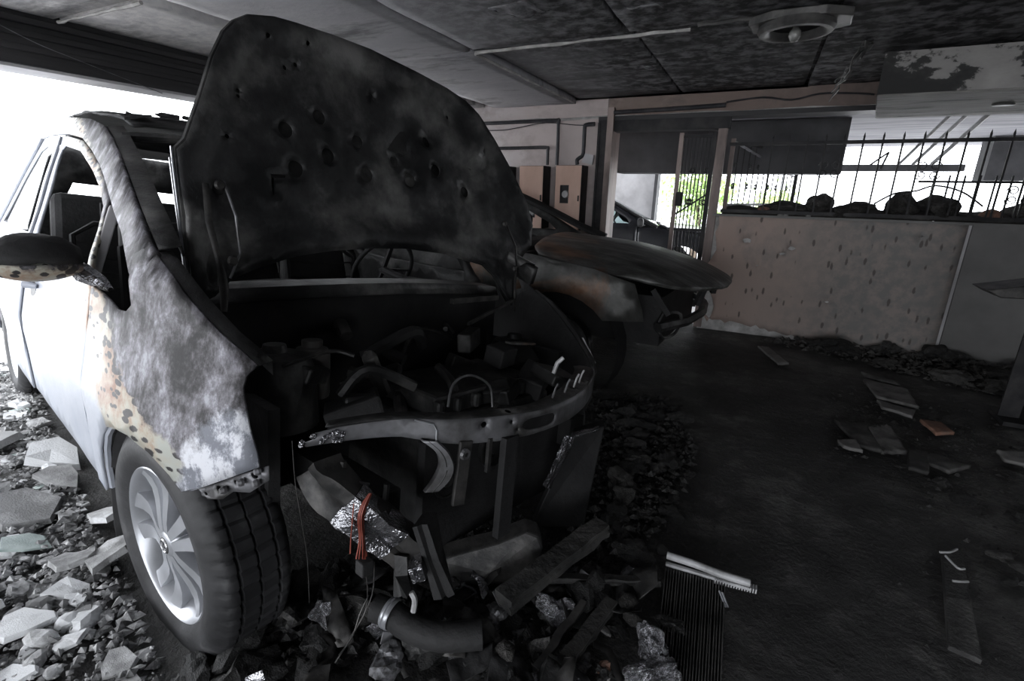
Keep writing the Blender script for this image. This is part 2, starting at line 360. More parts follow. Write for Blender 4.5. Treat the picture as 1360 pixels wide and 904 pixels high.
ce = B().box((.6, 1.0, CZ+.16), (8.0, 8.6, .2)); ce = struct(ce.build('ceiling', 'ceiling'))
gx = [-3.28, -2.56, -2.46, -1.62, -.72, .18, 1.06, 1.95, 2.9, 4.5]; gy = [-3.2, -1.6, -.2, 1.53, 2.78, 4.67]
rc = random.Random(3)
for i in range(len(gx)-1):
    if i == 1: continue                                   # an open dark joint
    for j in range(len(gy)-1):
        a0, a1, c0, c1 = gx[i]+.012, gx[i+1]-.012, gy[j]+.014, gy[j+1]-.014
        dz = rc.uniform(0, .022) + (.03 if (i >= 3 and j == 4) else 0)
        sh = sheet([(a0, c0), (a1, c0), (a1, c1), (a0, c1)], [], .12, lambda u, v: (u, v, CZ+dz+.006*nz((u, v, i), 5)))
        sh.build('panel', 'ceiling', ce, smooth=True, sol=-.05)
for (p, q) in (((-1.60, 2.78), (-.42, 2.78)), ((-1.61, 2.8), (-1.61, 4.55)), ((-3.26, 1.53), (-2.56, 1.53)), ((-.38, 2.72), (.1, 2.72))):
    t = [(p[0]+(q[0]-p[0])*k/14, p[1]+(q[1]-p[1])*k/14, CZ-.004+.006*nz((k, p[0], 0), .7)) for k in range(15)]
    B().tube(t, [.008+.006*nz((k, 3, p[1]), .9) for k in range(15)], 6).build('ridge', 'white_chip' if p[0] < -1.5 else 'lampmetal', ce)
# flaps of peeled coating hanging under the slab
for k, (x, y, s) in enumerate(((-1.05, 2.2, .12), (-.9, 1.95, .1), (-.75, 3.4, .06), (.05, 3.9, .07), (-1.2, 1.7, .1), (-.55, 2.4, .08))):
    sh = sheet([(x-s, y-s*.5), (x+s*.6, y-s*.7), (x+s, y+s*.4), (x-s*.3, y+s*.7)], [], .03, lambda u, v: (u, v, CZ-.008-.03*abs(nz((u, v, k), 9))))
    sh.build('peeling_flap', 'ceiling', ce, smooth=True, sol=.004)

# header beam over the wide left opening
hb = struct(B().box((-3.42, 1.0, 1.92), (.24, 9.2, .44)).build('trim_1', 'black_beam'))
for z, d in ((1.895, .03), (1.84, .018), (1.775, .014)):
    B().box((-3.30+d/2, 1.0, z), (d, 9.2, .03)).build('moulding', 'black_beam', hb, bevel=.004)
B().box((-3.42, 1.0, 1.693), (.20, 9.2, .014)).build('lit_soffit_strip', 'farwall', hb)  # pale colour paints in the outdoor light on the beam's underside

# back boundary: pink meter wall, column, beam, low wall with ledge
wl = struct(B().box((-2.35, 4.75, .95), (2.04, .2, 2.1)).build('wall_back', 'pinkwall'))
hw = struct(B().box((2.1, 4.98, .395), (4.93, .62, 1.19)).build('wall_low', 'halfwall_grey'))
B().box((.2, 4.667, .49), (1.12, .006, .98)).build('bare_plaster', 'white_chip', hw)
B().box((1.364, 4.664, .5), (.022, .012, .98)).build('white_joint', 'farwall', hw)
rw = random.Random(11)
def ragged(x0, x1, z0, z1, left=0, bot=.0, f=lambda x: 0):
    n = int((x1-x0)/.035); o = []
    for k in range(n+1):
        x = x0+(x1-x0)*k/n; o.append((x, z0+f(x)+rw.uniform(0, .03)))
    o += [(x1, z1), (x0+left, z1)]
    for k in range(1, 14):
        z = z1-(z1-z0)*k/14; o.append((x0+left+rw.uniform(-.012, .012)+(.05*math.sin(k*.7) if k > 3 else 0), z))
    return o
chips = [[(x+r*math.cos(a)*rw.uniform(.7, 1.2), z+r*.6*math.sin(a)*rw.uniform(.7, 1.2)) for a in [2*PI*i/9 for i in range(9)]] for x, z, r in ((-.06, .80, .035), (.28, .76, .03), (.22, .71, .02), (.05, .60, .012), (.6, .35, .016), (1.1, .9, .012))]
sheet(ragged(-.345, 1.352, .0, .995, 0.045, 0, lambda x: .06*max(0, .9-x)+.16*max(0, .25-x)*(1+.4*math.sin(9*x)) + .015*math.sin(5*x)-.02), chips, .06, lambda u, v: (u, 4.665-.012+.003*nz((u, v, 0), 6), v)).build('plaster_panel', 'halfwall_pink', hw, smooth=True, sol=.012)
sheet([(1.376, .03), (4.5, .03), (4.5, .995), (1.376, .995)], [], .12, lambda u, v: (u, 4.665-.012, v)).build('plaster_panel', 'halfwall_grey', hw, sol=.012)
B().box((2.1, 4.66, 1.0), (4.9, .04, .02)).build('coping', 'halfwall_grey', hw, bevel=.004)

co = struct(B().box((-1.285, 4.72, .94), (.055, .26, 1.86)).build('trim_2', 'pinkpost'))
B().box((-1.352, 4.70, .9), (.075, .22, 1.74)).build('dark_channel', 'iron', co)
B().box((-1.38, 4.60, .9), (.02, .04, 1.70)).build('dark_channel', 'iron', co)
bp = struct(B().box((1.6, 4.76, 1.90), (5.85, .22, .20)).build('trim_3', 'beam_pink'))
B().box((.55, 4.72, 1.785), (3.9, .2, .035)).build('sooty_lip', 'black_beam', bp)
B().tube([(-3+.25*k, 4.645, 1.80+.006*math.sin(k*2.1)) for k in range(30)], .012, 5).build('crumbled_edge', 'white_chip', bp)
B().box((-.80, 4.70, 1.735), (.98, .14, .11)).build('door_head', 'iron', bp)

poly = [(.50, 3.64), (4.5, 3.64), (4.5, 4.66), (.66, 4.66)]
bk = struct(B().prism(poly, 1.72, 1.93).build('trim_4', 'bulkhead'))
sheet([(.505, 3.65), (4.4, 3.65), (4.4, 4.64), (.665, 4.64)], [], .1, lambda u, v: (u, v, 1.712)).build('soffit', 'bulkhead_under', bk, sol=-.008)
B().lathe([(.0, 0), (.05, 0), (.055, .006), (.05, .012)], 16, Matrix.Translation((1.2, 4.12, 1.698)) @ Matrix.Scale(.6, 4, (0, 1, 0))).build('soffit_fitting', 'lampmetal', bk)
struct(B().box((4.58, .8, .96), (.16, 8.2, 2.2)).build('wall_right', 'darkwall'))
struct(B().box((.6, -3.28, 1.9), (8.2, .16, .4)).box((3.6, -3.28, .96), (2.0, .16, 2.2)).build('wall_rear', 'darkwall'))
struct(B().box((2, -12, -.04), (18, 17.4, .06)).build('ground', 'ground'))

# beyond the fence: a second bay open to daylight
struct(B().box((1.9, 6.7, 1.88), (4.6, 3.9, .1)).build('ceiling_far', 'farceil'))
struct(B().box((-2.5, 7.3, 2.0), (5.4, 5.3, .1)).build('ceiling_far', 'farceil'))
struct(B().box((-.40, 5.55, 1.59), (2.0, .3, .46)).build('trim_5', 'fardark'))
struct(B().box((-2.6, 6.1, 1.80), (3.3, .3, .36)).build('trim_6', 'fardark'))
struct(B().box((1.2, 8.1, 1.53), (1.9, .16, .08)).build('trim_7', 'fardark'))
struct(B().box((-.6, 8.2, 1.62), (2.1, .16, .26)).build('trim_8', 'fardark'))
struct(B().box((2.35, 7.6, 1.62), (.35, .35, .5)).build('trim_9', 'fardark'))
struct(B().box((-3.9, 10.4, .85), (4.1, .2, 2.4)).build('wall_far', 'farwall'))
struct(B().box((-1.86, 10.3, .85), (.06, .3, 2.4)).build('trim_10', 'fardark'))
struct(B().box((4.2, 7.2, .7), (2.6, .2, 2.2)).build('wall_far_right', 'fardark'))

# ------------------------------------------------------------------ helpers that read a place off the photograph (known plane -> real 3-D point)
def ray(px, py): return Rm @ Vector(((px-680)/FPX, (py-452)/FPX, 1))
def at(px, py, z=None, y=None, x=None):
    v = ray(px, py); t = (z-CAM_H)/v.z if z is not None else (y/v.y if y is not None else x/v.x)
    return Vector((v.x*t, v.y*t, CAM_H+v.z*t))

# ------------------------------------------------------------------ wheels
def tyre_mesh(M, R=.320, W=.20, seed=0):
    h = W/2; n = 240
    prof = [(.208, -h+.02), (.235, -h+.003), (.275, -h), (R-.03, -h+.008), (R-.008, -h+.022), (R, -h+.035), (R, -.052), (R-.008, -.050), (R-.008, -.044), (R, -.042), (R, -.004), (R-.008, -.003), (R-.008, .003), (R, .004),
            (R, .042), (R-.008, .044), (R-.008, .050), (R, .052), (R, h-.035), (R-.008, h-.022), (R-.03, h-.008), (.275, h), (.235, h-.003), (.208, h-.02)]
    b = B(); m = len(prof); vs, fs = [], []
    for k in range(n):
        a = 2*PI*k/n
        for r, z in prof:
            rr = r - (.007 if (k % 5 == 0 and r > R-.012) else 0)
            a2 = a + abs(z)*.25
            vs.append((rr*math.cos(a2), rr*math.sin(a2), z))
    for k in range(n):
        k2 = (k+1) % n
        for i in range(m-1): fs.append((k*m+i, k2*m+i, k2*m+i+1, k*m+i+1))
    return b.add(vs, fs, M)
def alloy_wheel(parent, M, mat_rim='alloy', mat_tyre='tyre', detail=True):
    ty = tyre_mesh(M).build('tyre', mat_tyre, parent, smooth=True)
    rim = B().lathe([(.168, -.085), (.178, -.07), (.185, -.02), (.190, .05), (.200, .066), (.206, .082), (.214, .088), (.220, .082), (.219, .070)], 64, M).build('rim', mat_rim, parent, smooth=True)
    if not detail: 
        B().lathe([(0, .05), (.19, .05), (.195, .04)], 24, M).build('wheel_face', mat_rim, rim)
        return
    B().lathe([(.0, -.01), (.13, -.01), (.13, -.02), (.183, -.02), (.183, -.045), (.0, -.045)], 40, M).build('brake_disc', 'gun', rim, smooth=True)
    for k in range(5):
        for s in (-1, 1):
            a = 2*PI*k/5 + PI/2 + .3; b = B()
            n = 7; vs, fs = [], []
            for i in range(n):
                u = i/(n-1); r = .030+u*.176; off = s*(.013+.022*u+.022*u*u); w = .014+.010*u+.008*u*u
                hgt = .080 - .030*math.sin(u*PI*.55)**2 + .030*u**3; 
                for dy, dz in ((-w, -.016), (-w*.86, 0), (w*.86, 0), (w, -.016), (w, -.035), (-w, -.035)):
                    vs.append((r, off+dy, hgt+dz))
            for i in range(n-1):
                for j in range(6): fs.append((i*6+j, i*6+(j+1) % 6, (i+1)*6+(j+1) % 6, (i+1)*6+j))
            fs += [tuple(range(6)), tuple((n-1)*6+j for j in reversed(range(6)))]
            b.add(vs, fs, M @ Matrix.Rotation(a, 4, 'Z')); b.build('spoke', mat_rim, rim, smooth=True)
    B().lathe([(.0, .086), (.026, .085), (.034, .080), (.050, .072), (.060, .055), (.060, .02)], 40, M).build('hub', mat_rim, rim, smooth=True)
    cap = B().lathe([(.0, .0865), (.022, .0865), (.024, .084)], 28, M).build('hub_cap', 'gun', rim, smooth=True)
    B().lathe([(.015, .0865), (.0175, .089), (.020, .0865)], 28, M).build('badge', 'badge', rim)
    B().box((0, .004, .088), (.022, .004, .003), M).box((0, -.004, .088), (.022, .004, .003), M).box((0, 0, .088), (.004, .026, .003), M).build('badge', 'badge', rim)
    for k in range(5):
        a = 2*PI*k/5 + PI/2 + .3 + PI/5
        B().lathe([(0, .0655), (.009, .0655), (.009, .055)], 12, M @ Matrix.Translation((.042*math.cos(a), .042*math.sin(a), .005))).build('wheel_bolt', 'gun', rim)

def sidefn(wf, sg, dent=.0, seed=0):
    return lambda u, v: (u, sg*(wf(u, v) + dent*nz((u*3, v*3, sg), 1.6, seed)), v)

# ------------------------------------------------------------------ the burnt silver car
def w1(x, z):
    b = .80-(z-.95)*.42 if z > .95 else (.86-(z-.6)/.35*.06 if z > .6 else .86-(.6-z)/.33*.03)
    if x > -.25: b -= ((x+.25)/.5)**2*.13
    if x < -2.6: b -= ((x+2.6)/1.0)**2*.14
    return b
c1rot = (-.122, -.014, -.2452)
from mathutils import Euler
RM1 = Euler(c1rot, 'XYZ').to_matrix()
c1loc = Vector((-1.182, .539, 0)) + RM1 @ Vector((0, .78, 0))
C1 = tag(empty('burnt_car', c1loc, c1rot), 'burnt-out silver car with raised hood and its front end torn away', 'car')
def L1(px, py, **k):                     # photograph -> car coordinates on a plane x, y or z
    o = RM1.transposed() @ (Vector((0, 0, CAM_H)) - c1loc); v = RM1.transposed() @ ray(px, py)
    a = 'xyz'.index(list(k)[0]); t = (list(k.values())[0]-o[a])/v[a]; return o+v*t
arch = [(-.42, .31), (-.415, .38), (-.385, .45), (-.33, .51), (-.26, .555), (-.18, .58), (-.10, .582), (-.02, .56), (.04, .522), (.075, .488)]
near_f = [(-.525, .30), (-.44, .295)] + arch + [(.15, .523), (.22, .563), (.285, .60), (.275, .63), (.25, .68), (.235, .72), (.222, .76), (.225, .785), (.245, .812), (.21, .835), (.16, .862), (.07, .918), (-.01, .965), (-.09, 1.0), (-.17, 1.03), (-.24, 1.0), (-.20, .94), (-.165, .885), (-.19, .866), (-.25, .862), (-.34, .872), (-.54, .888)]
fn = sheet(near_f, [], .04, sidefn(w1, -1, .006)).build('fender', 'body', C1, smooth=True, sol=-.006)
# turned-in flange along the top edge and the rolled wheel-arch lip
fl_top = [(-.14, 1.017), (-.09, 1.0), (-.01, .965), (.07, .918), (.16, .862), (.21, .835), (.245, .812)]
b = B(); vs = []
for x, z in fl_top: vs += [(x, -w1(x, z), z), (x-.01, -w1(x, z)+.035, z+.004), (x-.015, -w1(x, z)+.04, z-.03)]
b.add(vs, [(i*3+j, i*3+j+1, i*3+j+4, i*3+j+3) for i in range(len(fl_top)-1) for j in (0, 1)]).build('fender_flange', 'soot_metal', fn, smooth=True, sol=.004)
B().tube([(x, -w1(x, z)+.008, z) for x, z in arch], .009, 6).build('arch_lip', 'body', fn, smooth=True)
# bracket plate under the front corner, with holes and bolts
pb = [(.08, .487), (.15, .52), (.22, .56), (.288, .597), (.286, .562), (.24, .522), (.2, .515), (.17, .488), (.12, .475)]
hl = [[(x+r*math.cos(2*PI*i/10), z+r*math.sin(2*PI*i/10)) for i in range(10)] for x, z, r in ((.255, .567, .008), (.21, .54, .006), (.165, .512, .009), (.125, .49, .005))]
br = sheet(pb, hl, .02, lambda u, v: (u, -w1(u, v)+.012, v)).build('fender_bracket', 'bar_steel', C1, smooth=True, sol=.004)
for x, z in ((.276, .586), (.235, .55), (.19, .52), (.27, .556)):
    B().lathe([(0, .012), (.006, .012), (.009, .006), (.009, 0)], 8, Matrix.Translation((x, -w1(x, z)+.005, z)) @ Matrix.Rotation(PI/2, 4, 'X')).build('bolt', 'bar_steel', br)
far_f = [(-.525, .30), (-.44, .295)] + [(x, z-.0) for x, z in arch] + [(.15, .50), (.26, .52), (.295, .58), (.29, .61), (.265, .655), (.16, .745), (.06, .81), (-.02, .85), (-.15, .90), (-.22, .94), (-.30, .99), (-.24, .9), (-.34, .872), (-.54, .888)]
ff = sheet(far_f, [], .05, lambda u, v: (u, .68+.16*min(1, max(0, (.25-u)/.7))**.8, v)).build('fender', 'soot', C1, smooth=True, sol=-.008)
B().tube([(-.15, .80, .90), (-.02, .757, .855), (.06, .735, .812), (.16, .708, .747), (.225, .695, .69), (.268, .688, .65), (.29, .685, .60)], [.006, .012, .014, .014, .011, .012, .01], 6).build('fender_flange', 'soot_metal', ff, smooth=True)
b = B(); vs = []
for x, y, z, q in ((.19, .707, .735, .0), (.215, .702, .71, .007), (.235, .700, .69, .009), (.255, .697, .665, .008), (.275, .693, .64, .0)): vs += [(x-.006, y, z+q), (x+.004, y+.012, z-q*.3)]
b.add(vs, [(i*2, i*2+1, i*2+3, i*2+2) for i in range(4)]).build('bare_or_sunlit_edge', 'farwall', ff, sol=.004)  # white sliver painted in for sunlight catching the fender edge

# pillars and roof rails
def strip(up, lo): return up + lo[::-1]
pil_up = [(-.12, 1.012), (-.25, 1.06), (-.39, 1.115), (-.58, 1.185), (-.74, 1.243), (-.92, 1.31), (-1.1, 1.368), (-1.29, 1.425), (-1.6, 1.478), (-2.0, 1.522), (-2.4, 1.548), (-2.9, 1.555), (-3.25, 1.50), (-3.45, 1.36), (-3.55, 1.1), (-3.6, .90)]
pil_lo = [(-.165, .93), (-.22, .955), (-.43, 1.045), (-.60, 1.10), (-.76, 1.158), (-.92, 1.215), (-1.06, 1.26), (-1.3, 1.325), (-1.6, 1.395), (-2.0, 1.442), (-2.4, 1.465), (-2.85, 1.462), (-3.1, 1.40), (-3.25, 1.26), (-3.32, 1.05), (-3.36, .90)]
def pilw(x, z): return w1(x, z) - .004
for sg, mt in ((-1, 'body'), (1, 'soot_metal')):
    sh = sheet(strip(pil_up, pil_lo), [], .05, sidefn(pilw, sg))
    pr = sh.build('pillar_and_roof_rail', mt, C1, smooth=True, sol=-.012 if sg < 0 else .03)
    B().tube([(x, sg*(pilw(x, z)+.004), z) for x, z in [(-.62, 1.128), (-.74, 1.178), (-.92, 1.245), (-1.06, 1.296), (-1.3, 1.365), (-1.6, 1.432), (-2.0, 1.482), (-2.4, 1.506)]], .006, 6).build('drip_rail', 'alloy' if sg < 0 else 'soot', pr, smooth=True)
    # inner windscreen flange
    fl = [(-.14, 1.02), (-.39, 1.115), (-.74, 1.243), (-1.1, 1.368), (-1.29, 1.425)]
    vs = []
    for x, z in fl: vs += [(x, sg*(pilw(x, z)), z), (x-.01, sg*(pilw(x, z)-.05), z+.012), (x-.05, sg*(pilw(x, z)-.065), z-.015)]
    B().add(vs, [(i*3+j, i*3+j+1, i*3+j+4, i*3+j+3) for i in range(len(fl)-1) for j in (0, 1)]).build('screen_flange', 'soot_metal', pr, smooth=True, sol=.006)

# doors
fd = [(-.530, .30), (-.55, .885), (-.60, .93), (-.665, 1.04), (-.74, 1.142), (-.92, 1.207), (-1.06, 1.252), (-1.3, 1.317), (-1.6, 1.387), (-2.0, 1.433), (-2.14, 1.44), (-1.92, 1.2), (-1.69, .95), (-1.64, .30)]
fdw = [(-.655, .935), (-.705, 1.04), (-.775, 1.115), (-.93, 1.175), (-1.07, 1.217), (-1.3, 1.28), (-1.56, 1.34), (-1.96, 1.385), (-1.99, 1.365), (-1.80, 1.17), (-1.605, .97), (-1.4, .955), (-1.0, .945)]
rd = [(-1.65, .30), (-1.70, .95), (-1.93, 1.2), (-2.15, 1.44), (-2.4, 1.458), (-2.62, 1.455), (-2.74, .98), (-2.70, .72), (-2.55, .70), (-2.40, .64), (-2.30, .52), (-2.25, .40), (-2.24, .30)]
rdw = [(-1.78, .975), (-2.0, 1.2), (-2.16, 1.375), (-2.19, 1.39), (-2.4, 1.40), (-2.52, 1.38), (-2.66, .99), (-2.2, .98)]
qp = [(-2.72, .72), (-2.76, .98), (-2.64, 1.455), (-2.85, 1.456), (-3.1, 1.394), (-3.25, 1.25), (-3.35, .90), (-3.60, .90), (-3.66, .6), (-3.6, .34), (-3.02, .33), (-3.0, .45), (-2.94, .58), (-2.84, .68)]
qpw = [(-2.83, 1.0), (-2.76, 1.37), (-2.9, 1.385), (-3.06, 1.32), (-3.17, 1.2), (-3.2, 1.02)]
for sg in (-1, 1):
    mt = 'body' if sg < 0 else 'soot_metal'
    d1 = sheet(fd, [fdw], .06, sidefn(w1, sg, .004)).build('front_door', mt, C1, smooth=True, sol=-.008 if sg < 0 else .03)
    d2 = sheet(rd, [rdw], .08, sidefn(w1, sg, .004)).build('rear_door', mt, C1, smooth=True, sol=-.008 if sg < 0 else .03)
    sheet(qp, [qpw], .08, sidefn(w1, sg)).build('quarter_panel', mt, C1, smooth=True, sol=-.02 if sg < 0 else .02)
    if sg < 0:
        for dd, x in ((d1, -1.47), (d2, -2.42)):
            hd = B().tube([(x-.09, -w1(x, .78)-.004, .785), (x-.07, -w1(x, .78)-.035, .79), (x+.07, -w1(x, .78)-.035, .79), (x+.09, -w1(x, .78)-.004, .785)], [.010, .014, .014, .010], 8).build('door_handle', 'body', dd, smooth=True)
        cup = [(x0, z0) for x0, z0 in [(-1.47+.06*math.cos(2*PI*i/12), .765+.03*math.sin(2*PI*i/12)) for i in range(12)]]
        sheet(cup, [], .02, lambda u, v: (u, -w1(u, v)-.003, v)).build('handle_recess', 'gun', d1, sol=.002)
        # divider bar of the small front quarter window, scorched
        B().bar((-.70, -w1(-.7, 1.12)+.01, 1.115), (-.615, -w1(-.61, .89)+.005, .885), .022, .028, (0, 1, 0)).build('window_divider', 'farwall', d1, bevel=.004)
        B().tube([(-.60, -.80, .90), (-.56, -.835, .925), (-.52, -.80, .90), (-.47, -.79, .885)], [.02, .028, .02, .008], 6).build('mirror_bracket', 'foil', d1, smooth=True)
# door mirror, scorched black on a silver underside
me = B(); ms = []
for i in range(13):
    u = i/12; y = -.835-.195*u; r = .128*math.sin(PI*(.12+.80*u))**.6
    ms.append(((-.57-.02*u, y, .952-.01*u), r))
for k, (mt, nm, lo, hi) in enumerate((('soot', 'mirror_housing', .0, PI), ('body', 'mirror_underside', PI, 2*PI))):
    b = B(); vs, fs = [], []; n = 12
    for (c, r) in ms:
        for j in range(n+1):
            a = lo+(hi-lo)*j/n
            vs.append((c[0]+r*.62*math.cos(a), c[1], c[2]+r*(.62 if k == 0 else .40)*math.sin(a)+.012*nz((c[1]*20, a*3, k), 1)*(k == 0)))
    for i in range(len(ms)-1):
        for j in range(n): fs.append((i*(n+1)+j, (i+1)*(n+1)+j, (i+1)*(n+1)+j+1, i*(n+1)+j+1))
    b.add(vs, fs).build(nm, mt, C1, smooth=True, sol=.004)

# roof, torn along the windscreen edge
def roofz(x): 
    for (a, za), (c, zc) in zip(pil_up, pil_up[1:]):
        if c <= x <= a: return za + (zc-za)*(x-a)/(c-a)
    return pil_up[-1][1]
ro = [(-1.18+.05*nz((y*5, 1, 0), 2)+.03*math.sin(y*31), y) for y in [(-.54+1.08*k/26) for k in range(27)]] + [(-3.2, .45), (-3.2, -.45)]
def rooff(u, v):
    k = abs(v)/.56
    return (u, v, roofz(max(-3.3, min(-.2, u)))+.040+.05*(1-k*k)+.012*nz((u*3, v*3, 2), 2.3)+(.035*abs(nz((v*9, 0, 1), 1)) if u > -1.25 else 0))
rf = sheet(ro, [], .06, rooff).build('roof', 'soot', C1, smooth=True, sol=.012)
for k in range(9):
    y = -.5+.12*k; x = -1.25-.06*(k % 3)
    sheet([(x, y-.05), (x+.03, y+.03), (x-.06, y+.06), (x-.10, y-.02)], [], .02, lambda u, v: (u, v, rooff(u, v)[2]+.012+.03*abs(nz((u*4, v*4, k), 5)))).build('curled_flake', 'soot', rf, sol=.004)
B().tube([(-1.16, -.58, 1.385), (-1.10, -.35, 1.415), (-1.08, 0, 1.425), (-1.10, .35, 1.415), (-1.16, .58, 1.385)], .03, 8, .6).build('screen_header', 'soot_metal', C1, smooth=True)

# floor pan, bulkhead, rear wall, seats, dash
bd = B().box((-1.95, 0, .26), (3.0, 1.56, .05)); bd.box((-.30, 0, .55), (.05, 1.30, .66)); bd.box((-3.5, 0, .62), (.06, 1.3, .6))
for y in (-.62, .62): bd.box((-.08, y, .50), (.46, .03, .34)); bd.box((.02, y*.72, .42), (.70, .09, .11))
bd.build('body_shell', 'soot', C1)
cw = [(-.27, -.66, .865), (-.22, -.45, .88), (-.185, -.2, .892), (-.18, 0, .895), (-.185, .2, .892), (-.22, .45, .88), (-.27, .66, .862)]
b = B(); vs = []
for x, y, z in cw: vs += [(x, y, z), (x-.02, y, z+.038), (x-.12, y, z+.045), (x-.14, y, z-.06)]
b.add(vs, [(i*4+j, i*4+j+1, i*4+j+5, i*4+j+4) for i in range(6) for j in range(3)]).build('cowl_panel', 'hood_under', C1, smooth=True, sol=.006)
B().tube([(-.55, -.68, .84), (-.5, -.3, .86), (-.48, 0, .85), (-.5, .3, .87), (-.55, .68, .84)], [.06, .08, .07, .08, .06], 8, .7).build('dashboard_frame', 'soot', C1, smooth=True)
M = Matrix.Translation((-.78, .36, .93)) @ Matrix.Rotation(-1.1, 4, 'Y')
sw = B().lathe([(.165+.011*math.cos(a), .011*math.sin(a)) for a in [2*PI*i/8 for i in range(8)]], 30, M, closed=True)
sw.bar(M @ Vector((-.16, 0, 0)), M @ Vector((.16, 0, 0)), .02, .012); sw.bar(M @ Vector((0, .16, 0)), M @ Vector((0, -.02, 0)), .02, .012)
sw.tube([M @ Vector((0, 0, 0)), (-.5, .36, .88)], .02, 8).build('steering_wheel', 'soot', C1, smooth=True)
for x in (-1.25, -2.2):
    for y in (-.36, .36):
        s = B(); s.tube([(x+.35, y-.2, .45), (x, y-.22, .46), (x-.12, y-.2, .95), (x-.14, y-.1, 1.02), (x-.14, y+.1, 1.02), (x-.12, y+.2, .95), (x, y+.22, .46), (x+.35, y+.2, .45), (x+.35, y-.2, .45)], .014, 6)
        s.tube([(x-.145, y-.06, 1.02), (x-.15, y-.06, 1.13), (x-.15, y+.06, 1.13), (x-.145, y+.06, 1.02)], .010, 6)
        for k in range(6): s.tube([(x-.02-.02*k, y-.2, .52+.08*k), (x-.05-.02*k, y, .50+.08*k), (x-.02-.02*k, y+.2, .52+.08*k)], .004, 5)
        s.build('seat_frame', 'soot', C1, smooth=True)

for y in (-.36, .36):
    B().box((-1.37, y, .78), (.10, .42, .60), Matrix.Translation((-1.37, y, .5)) @ Matrix.Rotation(-.2, 4, 'Y') @ Matrix.Translation((1.37, -y, -.5)), .85).build('seat_back', 'soot', C1, bevel=.03)
B().box((-2.42, 0, .84), (.14, 1.3, .70), Matrix.Translation((-2.42, 0, .5)) @ Matrix.Rotation(-.25, 4, 'Y') @ Matrix.Translation((2.42, 0, -.5)), .92).build('rear_bench_back', 'soot', C1, bevel=.04)
tgw = [(-.40, 1.17), (.40, 1.17), (.36, 1.27), (-.36, 1.27)]
sheet([(-.62, .62), (.62, .62), (.60, .95), (.48, 1.42), (.40, 1.50), (-.40, 1.50), (-.48, 1.42), (-.60, .95)], [tgw], .1, lambda u, v: (-3.48+.25*max(0, v-.9)-.06*(1-(u/.62)**2), u, v)).build('tailgate', 'soot_metal', C1, smooth=True, sol=.03)
sheet([(-1.2, -.52), (-1.2, .52), (-3.1, .46), (-3.1, -.46)], [], .15, lambda u, v: (u, v, roofz(u)-.035+.02*nz((u*3, v*3, 1), 2))).build('charred_headliner', 'soot', C1, smooth=True, sol=.01)

# the raised hood: pierced inner panel, outer skin, rolled rim, hinges
HOOD = [(-.670, .880), (-.672, 1.082), (-.672, 1.279), (-.647, 1.307), (-.599, 1.427), (-.555, 1.548), (-.516, 1.628), (-.484, 1.668), (-.439, 1.702), (-.359, 1.728), (-.287, 1.738), (-.154, 1.750), (-.003, 1.756), (.205, 1.743), (.366, 1.726), (.476, 1.701), (.567, 1.645), (.637, 1.578), (.745, 1.451), (.837, 1.315), (.868, 1.209), (.834, 1.115), (.746, 1.021), (.706, .914), (.685, .826), (.631, .897), (.599, .956), (.526, 1.009), (.297, 1.052), (.099, 1.064), (-.073, 1.058), (-.224, 1.043), (-.358, 1.021), (-.477, .985), (-.565, .950), (-.618, .901)]
HOLES = [(-.228, 1.470, .024), (-.352, 1.402, .025), (-.207, 1.350, .025), (-.077, 1.423, .023), (-.329, 1.286, .026), (-.051, 1.312, .026), (.119, 1.439, .023), (.148, 1.323, .026), (.246, 1.487, .021), (.284, 1.383, .024), (.446, 1.317, .023), (.081, 1.382, .020), (-.569, 1.191, .017), (-.296, 1.615, .008), (-.335, 1.594, .008), (-.486, 1.482, .007), (-.487, 1.466, .006), (.001, 1.602, .009), (-.534, 1.342, .007), (-.388, 1.668, .007), (-.253, 1.694, .007), (.376, 1.615, .009), (.569, 1.515, .010)]
def edge_dist(y, z):
    d = 9
    for i in range(len(HOOD)):
        a, c = Vector(HOOD[i]), Vector(HOOD[(i+1) % len(HOOD)]); q = Vector((y, z)); ab = c-a
        t = max(0, min(1, (q-a).dot(ab)/ab.length_squared)); d = min(d, (a+ab*t-q).length)
    return d
def hoodx(y, z, inner=True):
    x = -.2-.2*(z-.9) - .035*(1-((y-.08)/.78)**2)
    if inner:
        e = edge_dist(y, z)
        k = max(0, min(1, (e-.035)/.04)); x -= .022*k*k*(3-2*k)             # pan pressed in behind the rim
        if 1.02 < z < 1.20: x += .014*math.exp(-((z-1.115)/.035)**2)         # cross rib above the rear edge
        x += .010*math.exp(-((abs(y-.08)-.50+.12*(z-1.2))/.03)**2)*(1 if z > 1.15 else 0)  # diagonal ribs
        x += .014*nz((y*4, z*4, 0), 1.3, 2)*k
        if y > .02 and z > 1.42: x += .022*nz((y*9, z*9, 4), 1.2)*k          # buckled corner
    return x
def hoodcirc(y, z, r): return [(y+r*math.cos(2*PI*i/14), z+r*math.sin(2*PI*i/14)) for i in range(14)]
slot = [(-.42, 1.255), (-.365, 1.262), (-.365, 1.252), (-.412, 1.245), (-.415, 1.195), (-.42, 1.195)]
ho = sheet(HOOD, [hoodcirc(*h) for h in HOLES]+[slot], .028, lambda u, v: (hoodx(u, v), u, v)).build('hood', 'hood_under', C1, smooth=True, sol=.004)
sheet(HOOD, [], .06, lambda u, v: (hoodx(u, v, False)-.03, u, v)).build('hood_skin', 'soot_metal', ho, smooth=True, sol=-.004)
rim_pts = [(hoodx(y, z, False)-.008, y, z) for y, z in dens(HOOD, .05)]; rim_pts.append(rim_pts[0])
B().tube(rim_pts, .0085, 6).build('hood_rim', 'hood_under', ho, smooth=True)
b = B()
